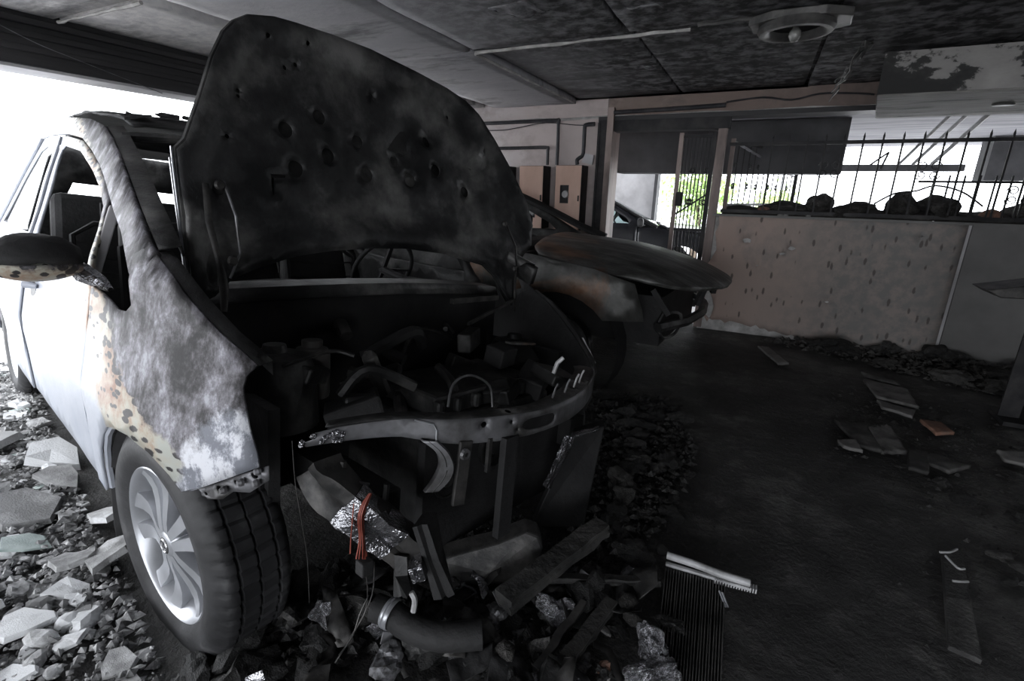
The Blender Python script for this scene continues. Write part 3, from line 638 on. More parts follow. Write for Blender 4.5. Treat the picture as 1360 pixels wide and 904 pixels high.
for off in (0, .010): b.bar((-.205+off, -.679-off*.5, .885), (-.285+off*.4, -.683-off*.5, 1.285-off*3), .0035, .005)
b.build('lit_edge_flange', 'alloy', ho)  # silver colour stands in for skylight on the hood's left edge
for sg, y0 in ((-1, -.615), (1, .665)):
    zb = .86 if sg < 0 else .80
    hp = [(hoodx(y0, 1.22, False)+.02, y0, 1.20), (-.20, y0+.012*sg, 1.10), (-.175, y0, 1.0), (-.17, y0-.01*sg, .93), (-.16, y0-.005*sg, zb)]
    hg = B().tube(hp, [.008, .009, .008, .012, .008], 6, .4).build('hood_hinge', 'gun', C1, smooth=True)
    for q in hp[0:4:2]:
        B().lathe([(0, .012), (.010, .011), (.014, .004), (.014, 0)], 12, Matrix.Translation(Vector(q)+Vector((.012, -.03*sg, 0))) @ Matrix.Rotation(PI/2, 4, 'Y')).build('bolt', 'gun', hg)
    if sg < 0: B().tube([(hp[0][0]+.004, y0-.045*sg, 1.21), (-.19, y0-.052*sg, 1.12), (-.185, y0-.06*sg, 1.02), (-.18, y0-.03*sg, .95)], .004, 6).build('hinge_plate_edge', 'bar_steel', hg)

# wheels: the near tyre survived, the far ones burnt off
wc = L1(211, 722, y=-.80)
MW = Matrix.Translation((wc.x, -.705, wc.z)) @ Matrix.Rotation(.085, 4, 'Z') @ Matrix.Rotation(.07, 4, 'X') @ Matrix.Rotation(PI/2, 4, 'X')
alloy_wheel(C1, MW)
MWr = Matrix.Translation((-2.62, -.72, .325)) @ Matrix.Rotation(PI/2, 4, 'X'); alloy_wheel(C1, MWr, detail=False)
for x in (0, -2.62):
    B().lathe([(.168, -.085), (.185, -.02), (.190, .05), (.206, .082), (.214, .088)], 40, Matrix.Translation((x, .70, .33)) @ Matrix.Rotation(-PI/2, 4, 'X')).build('bare_rim', 'soot_metal', C1, smooth=True)
b = B(); vs = []
for k in range(17):
    a = math.radians(98+102*k/16); vs += [(-.07+.36*math.cos(a), -.83, .27+.34*math.sin(a)), (-.07+.36*math.cos(a), -.60, .27+.34*math.sin(a))]
b.add(vs, [(i*2, i*2+1, i*2+3, i*2+2) for i in range(16)]).build('wheel_liner', 'soot', C1, smooth=True, sol=.004)

# ---- front end
bar = [(.34, -.655, .685), (.375, -.56, .69), (.415, -.46, .69), (.485, -.36, .685), (.53, -.25, .68), (.562, -.12, .675), (.558, .03, .672), (.53, .17, .668), (.475, .31, .66), (.41, .44, .648), (.35, .53, .635)]
def barsweep(pts, prof_fn, name, mat, parent, sol=.003):
    b = B(); vs = []; m = None
    for i, p in enumerate(pts):
        p = Vector(p); d = (Vector(pts[min(i+1, len(pts)-1)])-Vector(pts[max(i-1, 0)])).normalized(); s = Vector((0, 0, 1)).cross(d).normalized()*-1
        pf = prof_fn(i/(len(pts)-1)); m = len(pf)
        vs += [p+s*a+Vector((0, 0, c)) for a, c in pf]
    b.add(vs, [(i*m+j, i*m+j+1, (i+1)*m+j+1, (i+1)*m+j) for i in range(len(pts)-1) for j in range(m-1)])
    return b.build(name, mat, parent, smooth=True, sol=sol)
def refine(pts, k=4):
    out = []; P = [Vector(p) for p in pts]
    for i in range(len(P)-1):
        a, p, q, c = P[max(i-1, 0)], P[i], P[i+1], P[min(i+2, len(P)-1)]
        for j in range(k):
            t = j/k; out.append(.5*((2*p)+(-a+q)*t+(2*a-5*p+4*q-c)*t*t+(-a+3*p-3*q+c)*t**3))
    return out+[P[-1]]
rb = refine(bar)
top = [(q[0], q[1]) for q in rb]
# front face with the long slot, and a top web, as two sheets in (arc length, height)
arc = [0]
for i in range(1, len(rb)): arc.append(arc[-1]+(rb[i]-rb[i-1]).length)
def on_arc(s):
    s = max(0, min(arc[-1]-1e-6, s))
    i = max(k for k in range(len(arc)-1) if arc[k] <= s); t = (s-arc[i])/(arc[i+1]-arc[i]); d = (rb[i+1]-rb[i]).normalized()
    return rb[i].lerp(rb[i+1], t), Vector((d.y, -d.x, 0)).normalized()
A = arc[-1]
rj = random.Random(5)
face = [(.012, -.035), (.10, -.036), (.22, -.04), (.30, -.052), (.36, -.058), (.46, -.060), (.60, -.055), (.76, -.055), (.84, -.05), (.98, -.045), (A, -.04), (A, .03), (.98, .022), (.8, .012), (.6, .008), (.42, .006), (.25, .004), (.08, -.002), (.03, -.008), (.018, -.015), (.028, -.021), (.0, -.027)]
so = [(.605+.068*math.copysign(abs(math.cos(2*PI*i/20))**.45, math.cos(2*PI*i/20)), -.026+.017*math.sin(2*PI*i/20)) for i in range(20)]
hs = [so, hoodcirc(.50, -.012, .006), hoodcirc(.52, -.034, .005), hoodcirc(.42, -.012, .008)]
def facefn(s, h):
    p, n = on_arc(s); return p + n*(.012-.05*max(0, h)) + Vector((0, 0, h))
tb = sheet(face, hs, .022, facefn).build('radiator_support', 'bar_steel', C1, smooth=True, sol=.004)
web = [(.05, 0), (A, 0), (A, .075), (.9, .07), (.75, .055), (.6, .04), (.4, .035), (.2, .03), (.06, .02)]
def webfn(s, d):
    p, n = on_arc(s); hh = .004+.02*(s/A)**2; return p + n*(.010-d) + Vector((0, 0, hh+.006*math.sin(d*40)))
sheet(web, [hoodcirc(.50, .018, .009), hoodcirc(.85, .03, .012), hoodcirc(.96, .04, .012)], .022, webfn).build('top_web', 'soot_metal', tb, smooth=True, sol=.003)
pe, ne = on_arc(.29); B().tube([facefn(.25, .003)+ne*.004, facefn(.295, -.006)+ne*.004, facefn(.302, -.02)+ne*.004, facefn(.302, -.05)+ne*.004], .0022, 5).build('weld_seam', 'alloy', tb)
for k in range(12):
    s = rj.uniform(.0, .09); B().lathe([(0, .008), (.006, .005), (.007, 0)], 6, Matrix.Translation(facefn(s, rj.uniform(-.033, -.01))+on_arc(s)[1]*.002) @ Matrix.Rotation(PI/2, 4, 'Y')).build('melt_bead', 'foil', tb)
for s, h in ((.70, .03), (.78, .035), (.86, .05), (.93, .05)):
    p = webfn(s, .03); B().tube([p, p+Vector((.004, .006, .03)), p+Vector((.012, .004, .045))], .003, 5).build('clip', 'plastic_white' if s > .84 else 'bar_steel', tb)
p = webfn(.9, .06); B().tube([p+Vector((-.06, .0, .02)), p+Vector((-.055, .01, .055)), p+Vector((-.04, .02, .075))], .007, 6).build('clip', 'plastic_white', tb)
# curved latch strut under the bar and the plate behind it
ls = [facefn(.285, -.045), facefn(.318, -.075), facefn(.330, -.11), facefn(.320, -.145), facefn(.298, -.175)]
barsweep(refine([Vector(q)+Vector((0, 0, 0)) for q in ls], 4), lambda t: [(-.012, .0), (.012, 0)], 'latch_strut_back', 'soot_metal', tb)
b = B(); vs = []
for i, q in enumerate(refine(ls, 4)):
    d = Vector((.55, .83, 0)).normalized()*(.020-.004*math.sin(i*.4)); n = Vector((.83, -.55, 0))
    vs += [q-d, q-d*.8+n*.012, q+d*.8+n*.012, q+d]
m = len(vs)//4
b.add(vs, [(i*4+j, i*4+j+1, i*4+j+5, i*4+j+4) for i in range(m-1) for j in range(3)]).build('latch_strut', 'bar_steel', tb, smooth=True, sol=.004)
B().bar(facefn(.375, -.05), facefn(.365, -.22), .035, .012, (1, -.3, 0)).build('latch_post', 'gun', tb, bevel=.003)
lp = facefn(.368, -.078); B().lathe([(.006, .008), (.013, .008), (.015, 0)], 12, Matrix.Translation(lp+Vector((.012, -.006, 0))) @ Matrix.Rotation(PI/2, 4, 'Y')).build('latch_boss', 'bar_steel', tb)
B().bar(facefn(.50, -.05), facefn(.50, -.33), .05, .02, (1, 0, 0)).build('fan_shroud_post', 'soot', tb)
B().bar(facefn(.44, -.05), facefn(.44, -.14), .012, .01, (1, 0, 0)).build('small_post', 'gun', tb)

# broken bumper beam hanging from the near rail
bm_pts = [L1(424, 618, x=.31), L1(436, 640, x=.34), L1(468, 672, x=.385), L1(510, 705, x=.43), L1(548, 735, x=.47)]
rbm = refine(bm_pts, 4)
def beam(name, pts, w, h, mat, par, jag=.0, sd=0):
    b = B(); vs = []
    for i, p in enumerate(pts):
        p = Vector(p); d = (Vector(pts[min(i+1, len(pts)-1)])-Vector(pts[max(i-1, 0)])).normalized(); s = Vector((0, 0, 1)).cross(d).normalized(); u = d.cross(s)
        for a, c in ((-1, -1), (-1, -.3), (-.7, 0), (-1, .3), (-1, 1), (1, 1), (1, -1)):
            q = p+s*a*w/2+u*c*h/2; vs.append(q+Vector((nz(q, 25, sd), nz(q, 25, sd+1), nz(q, 25, sd+2)))*jag)
    m = 7; n = len(pts)
    fs = [(i*m+j, i*m+(j+1) % m, (i+1)*m+(j+1) % m, (i+1)*m+j) for i in range(n-1) for j in range(m)] + [tuple(range(m)), tuple((n-1)*m+j for j in reversed(range(m)))]
    return b.add(vs, fs).build(name, mat, par, smooth=True)
bb = beam('bumper_beam', rbm, .07, .085, 'gun', C1, .006)
beam('melted_skin', [q+Vector((.012, -.006, .004)) for q in refine(bm_pts, 4)[7:14]], .07, .082, 'foil', bb, .008, 4)
B().tube([L1(455, 632, x=.35), L1(456, 612, x=.35)], .008, 6).build('beam_bolt', 'gun', bb); B().tube([L1(512, 662, x=.41), L1(514, 642, x=.41)], .008, 6).build('beam_bolt', 'gun', bb)
hang = beam('hanging_bracket', [L1(536, 735, x=.48), L1(532, 760, x=.485), L1(534, 786, x=.49)], .03, .035, 'soot_metal', C1, .004)
beam('hanging_bracket', [L1(565, 690, x=.5), L1(575, 735, x=.52), L1(590, 780, x=.54)], .06, .04, 'soot', C1, .012, 7)
beam('melted_skin', [L1(553, 745, x=.52), L1(560, 762, x=.53)], .05, .03, 'foil', hang, .01, 9)
B().tube(refine([L1(546, 786, x=.5), L1(551, 797, x=.51), L1(549, 812, x=.51)], 3), .007, 6).build('bare_tab', 'plastic_white', hang, smooth=True)
B().tube(refine([L1(425, 612, x=.30), L1(432, 632, x=.33), L1(445, 640, x=.34), L1(470, 640, x=.37), L1(490, 643, x=.38)]), .004, 5).build('bare_or_sunlit_edge', 'bar_steel', bb)
# wiring
rr = random.Random(2)
for k in range(9):
    o = rr.uniform(-4, 4); p = [(492+o*.4, 655), (484+o, 670), (479+o, 690), (481+o, 715), (480+o*2, 742)]
    B().tube(refine([L1(x, y, x=.44+.003*k) for x, y in p], 4), .0016, 5).build('wire', 'orange', C1)
for p in ([(470, 668), (468, 690), (466, 715), (465, 735)], [(388, 585), (392, 640), (400, 690), (408, 740), (411, 800)], [(497, 745), (494, 790), (470, 840), (445, 880)], [(490, 790), (478, 815), (468, 845), (450, 870)], [(482, 745), (488, 780), (484, 815), (462, 850)]):
    B().tube(refine([L1(x, y, x=.45) for x, y in p], 4), .0009 if p[0][0] == 388 else .0016, 5).build('wire', 'orange' if p[0][0] == 470 else 'gun', C1)
B().box(L1(484, 752, x=.45), (.03, .03, .035)).build('wire_plug', 'soot', C1, bevel=.004)

# engine bay
en = B(); en.box((.06, .08, .40), (.40, .62, .34)); en.box((.08, .08, .60), (.30, .5, .07)); 
for k in range(7): en.box((.235, -.16+.08*k, .60), (.04, .03, .05))
en = en.build('engine_block', 'soot_metal', C1, bevel=.012)
for (c, r, h, m) in (((.20, .13, .50), .085, .06, 'gun'), ((.28, .02, .46), .075, .05, 'soot_metal'), ((.27, -.18, .40), .055, .05, 'soot_metal')):
    B().lathe([(0, h), (r*.35, h), (r*.4, h*.7), (r*.85, h*.7), (r*.88, h), (r, h), (r, 0)], 26, Matrix.Translation(c) @ Matrix.Rotation(PI/2, 4, 'Y')).build('pulley', m, en, smooth=True)
B().tube(refine([L1(595, 540, x=.30), L1(602, 510, x=.30), L1(625, 498, x=.30), L1(650, 512, x=.30), L1(654, 540, x=.31)]), .004, 5).build('belt_edge', 'bar_steel', en)
B().lathe([(0, 0), (.05, 0), (.052, .01), (.052, .13), (.045, .15), (.03, .155), (.03, .175), (.0, .18)], 24, Matrix.Translation(L1(414, 525, x=-.08))).build('reservoir', 'reservoir', C1, smooth=True)
rj = random.Random(8)
for k in range(16):
    p0 = Vector((rj.uniform(-.22, .3), rj.uniform(-.5, .55), rj.uniform(.58, .76))); p1 = p0+Vector((rj.uniform(-.2, .2), rj.uniform(-.3, .3), rj.uniform(-.1, .06))); pm = (p0+p1)/2+Vector((rj.uniform(-.06, .06), rj.uniform(-.06, .06), rj.uniform(-.02, .08)))
    B().tube(refine([p0, pm, p1], 5), rj.choice((.006, .01, .016, .022)), 7).build('hose', rj.choice(('soot', 'soot_metal', 'gun')), C1, smooth=True)
for k in range(14):
    p0 = Vector((rj.uniform(-.2, .34), rj.uniform(-.5, .55), rj.uniform(.54, .72)))
    B().box(p0, (rj.uniform(.05, .14), rj.uniform(.05, .16), rj.uniform(.03, .08)), Matrix.Translation(p0) @ Euler((rj.uniform(-.4, .4), rj.uniform(-.4, .4), rj.uniform(0, 3))).to_matrix().to_4x4() @ Matrix.Translation(-p0)).build('charred_component', rj.choice(('soot', 'soot_metal')), C1, bevel=.008)
for y, z in ((-.52, .78), (.55, .72)):
    B().lathe([(0, .03), (.03, .03), (.035, .01), (.09, 0), (.11, -.04), (.12, -.2)], 26, Matrix.Translation((-.06, y, z-.03))).build('strut_tower', 'soot_metal', C1, smooth=True)
B().bar(L1(600, 400, x=-.1), L1(660, 395, x=-.14), .02, .02).bar(L1(622, 430, x=-.05), L1(682, 398, x=-.14), .012, .012).build('wiper_linkage', 'gun', C1)
B().bar(L1(675, 455, x=.12), L1(708, 456, x=.12), .03, .008).build('rusty_plate', 'rust', C1)
B().box((.30, .1, .36), (.03, .75, .36)).build('radiator_core', 'soot', C1)

# ------------------------------------------------------------------ generic saloon used for the two cars behind
def car_shell(root, wf, P, mats, glass=None, far=True):
    def off(pl): return pl
    for sg in (-1, 1):
        for nm, ol, hls, mt in P['panels']:
            o = sheet(ol, hls, .08, sidefn(wf, sg, .003)).build(nm, mt or mats['body'], root, smooth=True, sol=-.03 if sg < 0 else .03)
            if glass:
                for h in hls: sheet(h, [], .12, lambda u, v: (u, sg*(wf(u, v)-.012), v)).build('window_pane', glass, o, smooth=True, sol=.004)
C2 = tag(empty('burnt_car', (-.95, 3.53, -.10), (-.02, 0, -.06)), 'burnt-out car with bare rusty hood beside the low pink wall', 'car')
def w2(x, z):
    b = .80-(z-.92)*.46 if z > .92 else (.85-(z-.55)/.37*.05 if z > .55 else .85-(.55-z)*.1)
    if x > .05: b -= ((x-.05)/.6)**2*.14
    if x < -3: b -= ((x+3)/1)**2*.2
    return b
ar2 = [(.365*math.cos(PI-PI*i/14), .325+.355*math.sin(PI-PI*i/14)) for i in range(15)]
fen2 = [(-.60, .24), (-.365, .24)] + ar2[:12] + [(.33, .55), (.42, .555), (.50, .56), (.485, .62), (.455, .70), (.43, .765), (.2, .83), (-.2, .885), (-.45, .90), (-.62, .89)]
door2 = [(-.62, .24), (-.64, .90), (-.52, .925), (-.75, 1.06), (-1.05, 1.215), (-1.3, 1.29), (-1.62, 1.325), (-1.66, .92), (-1.62, .24)]
dw2 = [(-.74, .945), (-.80, 1.01), (-1.09, 1.165), (-1.32, 1.235), (-1.57, 1.27), (-1.60, .945)]
rdoor2 = [(-1.63, .24), (-1.67, .92), (-1.63, 1.325), (-2.0, 1.33), (-2.5, 1.26), (-2.75, .93), (-2.5, .66), (-2.32, .5), (-2.26, .3), (-2.25, .24)]
rdw2 = [(-1.73, .945), (-1.70, 1.27), (-2.0, 1.275), (-2.4, 1.21), (-2.6, .95)]
q2 = [(-2.77, .93), (-2.52, 1.26), (-2.9, 1.12), (-3.2, .98), (-3.6, .93), (-3.68, .6), (-3.55, .3), (-2.98, .3), (-2.94, .5), (-2.8, .64), (-2.54, .69)]
P2 = dict(panels=[('fender', fen2, [], None), ('front_door', door2, [dw2], 'soot_metal'), ('rear_door', rdoor2, [rdw2], 'soot_metal'), ('quarter_panel', q2, [], 'soot_metal')])
car_shell(C2, w2, P2, dict(body='rust'))
for sg in (-1, 1):
    B().tube(refine([(-.28, sg*.78, .905), (-.5, sg*.755, .985), (-.75, sg*.70, 1.10), (-1.0, sg*.645, 1.205), (-1.25, sg*.61, 1.29), (-1.5, sg*.59, 1.33), (-2.0, sg*.58, 1.35)]), .038, 8, .8).build('windscreen_pillar', 'soot', C2, smooth=True)
rp2 = [(-1.12, -.60), (-1.06, -.3), (-1.04, 0), (-1.06, .3), (-1.12, .60), (-2.5, .56), (-2.5, -.56)]
sheet(rp2, [], .1, lambda u, v: (u, v, 1.26+.085*math.sin(min(1, max(0, (-1.0-u)/1.0))*PI*.55)+.04*(1-(v/.6)**2)-(0 if u > -2.1 else .1*(u+2.1)**2))).build('roof', 'bar_steel', C2, smooth=True, sol=.02)
hd2 = smoothpoly([(-.30, -.62), (-.05, -.685), (.3, -.69), (.55, -.655), (.73, -.50), (.83, -.25), (.86, 0), (.83, .25), (.73, .50), (.55, .655), (.3, .69), (-.05, .685), (-.30, .62), (-.36, .3), (-.38, 0), (-.36, -.3)], it=1)
def hood2(u, v): return (u, v, .965-.05*(u+.3)-.085*max(0, u)**1.6-.42*max(0, u-.40)**2-.05*max(0,u)-.085*(v/.69)**2-.03*(v/.69)**6+.010*nz((u*2, v*2, 0), 1.4))
h2 = sheet(hd2, [], .05, hood2).build('hood', 'rust', C2, smooth=True, sol=.022)
B().box((.10, 0, .52), (.9, 1.1, .30)).box((-.45, 0, .55), (.06, 1.4, .6)).box((-2.0, 0, .24), (3, 1.5, .06)).build('body_shell', 'soot', C2)
b = B(); b.tube([(.55, -.62, .50), (.66, -.35, .50), (.70, 0, .50), (.66, .35, .50), (.55, .62, .50)], .03, 6); b.build('bumper_beam', 'soot_metal', C2, smooth=True)
for a_, c_ in (((.70, -.3, .60), (.74, -.26, .74)), ((.72, .25, .60), (.74, .22, .74)), ((.60, -.60, .58), (.50, -.62, .72))): B().bar(a_, c_, .035, .03).build('front_support', 'soot', C2)
B().tube(refine([(.56, -.55, .58), (.64, -.44, .56), (.62, -.42, .44), (.57, -.52, .42), (.54, -.58, .5), (.56, -.55, .58)]), .010, 6).build('headlight_ring', 'soot_metal', C2, smooth=True)
b = B(); b.lathe([(.17+.010*math.cos(a), .010*math.sin(a)) for a in [2*PI*i/8 for i in range(8)]], 26, Matrix.Translation((-.92, .36, .93)) @ Matrix.Rotation(-1.1, 4, 'Y'), closed=True); b.tube([(-.92, .36, .93), (-.6, .36, .85)], .02, 6); b.build('steering_wheel', 'soot', C2, smooth=True)
B().tube([(-.62, -.7, .86), (-.55, 0, .88), (-.62, .7, .86)], .09, 8, .6).build('dashboard_frame', 'soot', C2, smooth=True)
for x in (-1.35, -2.2):
    for y in (-.36, .36):
        B().tube([(x+.3, y-.2, .42), (x, y-.2, .42), (x-.12, y-.18, .85), (x-.12, y+.18, .85), (x, y+.2, .42), (x+.3, y+.2, .42)], .015, 6).build('seat_frame', 'soot', C2)
for x in (0, -2.62):
    for sg in (-1, 1):
        B().lathe([(0, .03), (.08, .03), (.17, .0), (.168, -.085), (.185, -.02), (.190, .05), (.206, .082), (.214, .088)], 36, Matrix.Translation((x, sg*.72, .33)) @ Matrix.Rotation(-sg*PI/2, 4, 'X')).build('bare_rim', 'soot_metal', C2, smooth=True)
for sg in (-1, 1):
    B().lathe([(.37, -.12), (.36, .05)], 26, Matrix.Translation((0, sg*.70, .325)) @ Matrix.Rotation(PI/2, 4, 'X')).build('wheel_liner', 'soot', C2, smooth=True)

C3 = tag(empty('parked_car', (-1.15, 8.4, -.30), (0, 0, .24)), 'intact dark grey car parked in the daylight beyond the column', 'car')
Z3 = 1.09
def sc3(pl): return [(x, z*Z3) for x, z in pl]
def w3(x, z): return w2(x, z/Z3)+.02
P3 = dict(panels=[('fender', sc3(fen2[:13]+[(.55, .40), (.72, .5), (.75, .66), (.62, .75), (.43, .80)]+fen2[18:]), [], None), ('front_door', sc3(door2), [sc3(dw2)], None), ('rear_door', sc3(rdoor2), [sc3(rdw2)], None), ('quarter_panel', sc3(q2), [], None)])
car_shell(C3, w3, P3, dict(body='carpaint3'), 'glass')
sheet(rp2, [], .12, lambda u, v: (u, v, (1.29+.085*math.sin(min(1, max(0, (-1.0-u)/1.0))*PI*.55)+.03*(1-(v/.6)**2))*Z3*.985)).build('roof', 'carpaint3', C3, smooth=True, sol=.03)
for sg in (-1, 1):
    B().tube(refine([(-.35, sg*.79, .99), (-.75, sg*.72, 1.19), (-1.05, sg*.665, 1.33), (-1.35, sg*.63, 1.415), (-1.7, sg*.61, 1.45), (-2.4, sg*.6, 1.42)]), .035, 8, .8).build('roof_rail', 'black_trim', C3, smooth=True)
    B().box((-.60, sg*.95, 1.06), (.09, .18, .13)).build('door_mirror', 'black_trim', C3, bevel=.04)
sheet([(-.34, -.74), (-.2, 0), (-.34, .74), (-1.08, .58), (-1.0, 0), (-1.08, -.58)], [], .1, lambda u, v: (u, v, .99+(-.30-u)*.50+.02*(1-(v/.7)**2))).build('windscreen', 'glass', C3, smooth=True, sol=.005)
sheet(smoothpoly([(-.30, -.72), (.3, -.72), (.62, -.62), (.80, -.2), (.80, .2), (.62, .62), (.3, .72), (-.30, .72)], it=1), [], .08, lambda u, v: (u, v, 1.03-.05*(u+.3)-.12*max(0, u)**1.8-.07*(v/.72)**2)).build('hood', 'carpaint3', C3, smooth=True, sol=.02)
B().box((.78, 0, .52), (.16, 1.5, .36)).build('front_bumper', 'black_trim', C3, bevel=.06)
B().box((-1.8, 0, .32), (3.6, 1.5, .2)).box((-1.3, 0, .7), (.5, 1.3, .5)).build('cabin_floor', 'black_trim', C3)
b = B(); b.lathe([(.18+.012*math.cos(a), .012*math.sin(a)) for a in [2*PI*i/8 for i in range(8)]], 26, Matrix.Translation((-1.0, .38, 1.02)) @ Matrix.Rotation(-1.1, 4, 'Y'), closed=True); b.build('steering_wheel', 'black_trim', C3, smooth=True)
for y in (-.38, .38): B().box((-1.75, y, .95), (.14, .46, .62)).box((-1.78, y, 1.32), (.09, .26, .18)).build('seat', 'black_trim', C3, bevel=.04)
for x in (0, -2.62):
    for sg in (-1, 1): alloy_wheel(C3, Matrix.Translation((x, sg*.76, .33)) @ Matrix.Rotation(-sg*PI/2, 4, 'X'), detail=False)

# ------------------------------------------------------------------ iron fence on the low wall, gate, second leaf
def scroll(c, r, sx=1, ax=(1, 0, 0), turns=1.35, sz=1):
    ax = Vector(ax); pts = []
    for i in range(20):
        t = i/19; a = 2*PI*turns*t; rr = r*(1-.75*t)
        pts.append(Vector(c) + ax*(sx*(rr*math.cos(a)-r)) + Vector((0, 0, sz*rr*math.sin(a))))
    return pts
FE = tag(empty('iron_fence', (.9, 4.72, 1.0)), 'black wrought-iron bar fence standing on top of the low wall', 'fence')
def fx(x, y, z): return (x-.9, y-4.72, z-1.0)
FY = 4.70
B().bar(fx(-.30, FY, 1.562), fx(3.4, FY, 1.562), .012, .026).build('top_rail', 'iron', FE)
B().bar(fx(-.30, FY, 1.035), fx(3.4, FY, 1.035), .014, .026).build('bottom_rail', 'iron', FE)
B().bar(fx(1.02, FY+.03, 1.285), fx(3.4, FY+.03, 1.285), .010, .016).build('middle_rail', 'iron', FE)
bars = None; k = 0; x = .02
while x < 3.3:
    o = B().bar((0, 0, .02), (0, 0, .60), .011, .011, (0, 1, 0)).lathe([(0, .63), (.0075, .60), (.0055, .59)], 6).build('bar', 'iron', FE) if bars is None else bars.copy()
    if bars is None: bars = o
    else: COL.objects.link(o); o.parent = FE
    o.location = fx(x, FY, 1.0); x += .121
sb = None; x = 1.11
while x < 3.3:
    o = B().bar((0, 0, .02), (0, 0, .33), .010, .010, (0, 1, 0)).build('short_bar', 'iron', FE) if sb is None else sb.copy()
    if sb is None: sb = o
    else: COL.objects.link(o); o.parent = FE
    o.location = fx(x, FY+.03, 1.0); x += .086
for (cx, cz) in ((1.06, 1.36), (1.60, 1.20), (2.2, 1.2), (.44, 1.37)):
    for s in (-1, 1):
        for sz in (-1, 1):
            B().tube([fx(q.x, q.y, q.z) for q in scroll((cx+s*.075, FY+.02, cz+sz*.03), .035, s, sz=sz)], .004, 5).build('scroll', 'iron', FE)
b = B().bar(fx(.70, FY+.02, 1.40), fx(.80, FY+.02, 1.49), .012, .012).bar(fx(.80, FY+.02, 1.49), fx(.77, FY+.02, 1.37), .012, .012).build('bent_bracket', 'iron', FE)

def gate_leaf(name, a, c, z0, z1, label, nb, hang=True):
    a, c = Vector(a), Vector(c); d = (c-a); ln = d.length; d.normalize(); base = (a+c)/2
    g = tag(empty(name, (base.x, base.y, z0)), label, 'gate'); loc = lambda s, z: Vector((a.x-base.x+d.x*s, a.y-base.y+d.y*s, z-z0))
    for s in (0, ln): B().bar(loc(s, z0), loc(s, z1), .035, .035, (0, 1, 0)).build('stile', 'pinkpost' if s == 0 else 'iron', g)
    for z in (z0+.05, z0+(z1-z0)*.46, z1-.03): B().bar(loc(0, z), loc(ln, z), .014, .022).build('rail', 'iron', g)
    br = None
    for k in range(1, nb):
        o = B().bar((0, 0, 0), (0, 0, z1-z0-.05), .010, .010, (0, 1, 0)).build('bar', 'iron', g) if br is None else br.copy()
        if br is None: br = o
        else: COL.objects.link(o); o.parent = g
        o.location = loc(ln*k/nb, z0+.03)
    for k in range(0, nb-1, 2):
        for z, sz in ((z0+(z1-z0)*.62, 1), (z0+(z1-z0)*.62, -1), (z0+(z1-z0)*.22, 1), (z0+(z1-z0)*.80, -1)):
            B().tube([q for q in scroll(loc(ln*(k+1)/nb, z), .028, 1 if k % 4 == 0 else -1, d, sz=sz)], .004, 5).build('scroll', 'iron', g)
    return g, loc, ln
g, loc, ln = gate_leaf('iron_gate', (-.685, 4.72, 0), (-.42, 4.72, 0), .18, 1.66, 'tall narrow iron gate leaf between pink posts beside the low wall', 9)
B().bar(loc(0, .98), loc(ln, 1.17), .014, .014).build('brace', 'iron', g)
B().box(loc(.03, 1.12), (.05, .05, .12)).build('lock_box', 'iron', g, bevel=.006)
gp = tag(B().box((-.36, 4.69, .86), (.07, .08, 1.70)).build('gate_post', 'pinkpost', bevel=.005), 'pinkish steel gate post against the end of the low wall', 'post')
g2, loc, ln = gate_leaf('iron_gate', (-.28, 4.86, 0), (.30, 6.3, 0), .62, 1.62, 'iron gate leaf with diagonal pale brace standing open behind the low wall', 13)
for ch in g2.children:
    pass
B().bar(loc(.0, 1.60), loc(ln*.95, 1.36), .016, .016).build('pale_brace', 'bar_steel', g2)

# things lying on the ledge behind the fence
lm = [chunk_mesh('ledge_lump', 'ash', 40+i, .8, 3, .5) for i in range(4)]
lb = [chunk_mesh('ledge_brick', 'brick', 50+i, .7, 2, .25) for i in range(2)]
for k, (x, y, s, me, lab, cat) in enumerate(((.03, 4.80, (.11, .12, .14), lb[0], 'broken reddish brick on the wall ledge beside the gate post', 'brick'),
        (.22, 4.86, (.46, .2, .15), lm[0], 'long low heap of ash on the ledge behind the fence', 'debris'),
        (.44, 4.88, (.24, .2, .22), lm[1], 'tall block of burnt debris standing on the ledge', 'debris'),
        (.72, 4.86, (.52, .22, .16), lm[2], 'burnt sack slumped along the ledge behind the fence bars', 'debris'),
        (.98, 4.88, (.30, .22, .25), lm[3], 'peaked dark lump with bent wires on the ledge', 'debris'),
        (1.22, 4.88, (.42, .24, .22), lm[0], 'broad charred lump on the ledge under the wire loop', 'debris'),
        (1.50, 4.80, (.20, .16, .17), lb[1], 'pinkish broken masonry block on the ledge above the white joint', 'brick'),
        (1.78, 4.86, (.52, .24, .25), lm[2], 'dark rolled bundle on the ledge beside the masonry block', 'debris'),
        (2.3, 4.88, (.5, .24, .22), lm[1], 'charred heap at the far right of the ledge', 'debris'))):
    tag(inst('ledge_debris' if cat == 'debris' else 'broken_brick', me, (x, y, .985), s, .3*k), lab, cat)
for k, x in enumerate((.16, .20, .36)):
    tag(inst('plaster_scrap', chunk_mesh('plaster_scrap', 'white_chip', 70+k, .5, 1, .4), (x, 4.72, 1.0), .05, k), 'small white plaster scrap on the ledge near the brick', 'debris', 'white scraps on the ledge')
ah = sheet([(-.28, 4.715), (3.4, 4.715), (3.4, 5.27), (-.28, 5.27)], [], .07, lambda u, v: (u, v, 1.0+.035+.05*min(1, (v-4.71)/.12)*(.5+nz((u*4, v*4, 0), 1.4))))
tag(ah.build('ash_heap', 'ash', smooth=True, sol=.03), 'low continuous layer of ash covering the ledge behind the fence', 'ash')
wl2 = B().tube(refine([(.80, 4.84, 1.12), (.92, 4.86, 1.20), (1.05, 4.88, 1.22), (1.16, 4.87, 1.26), (1.32, 4.86, 1.22), (1.46, 4.85, 1.12)]), .007, 6)
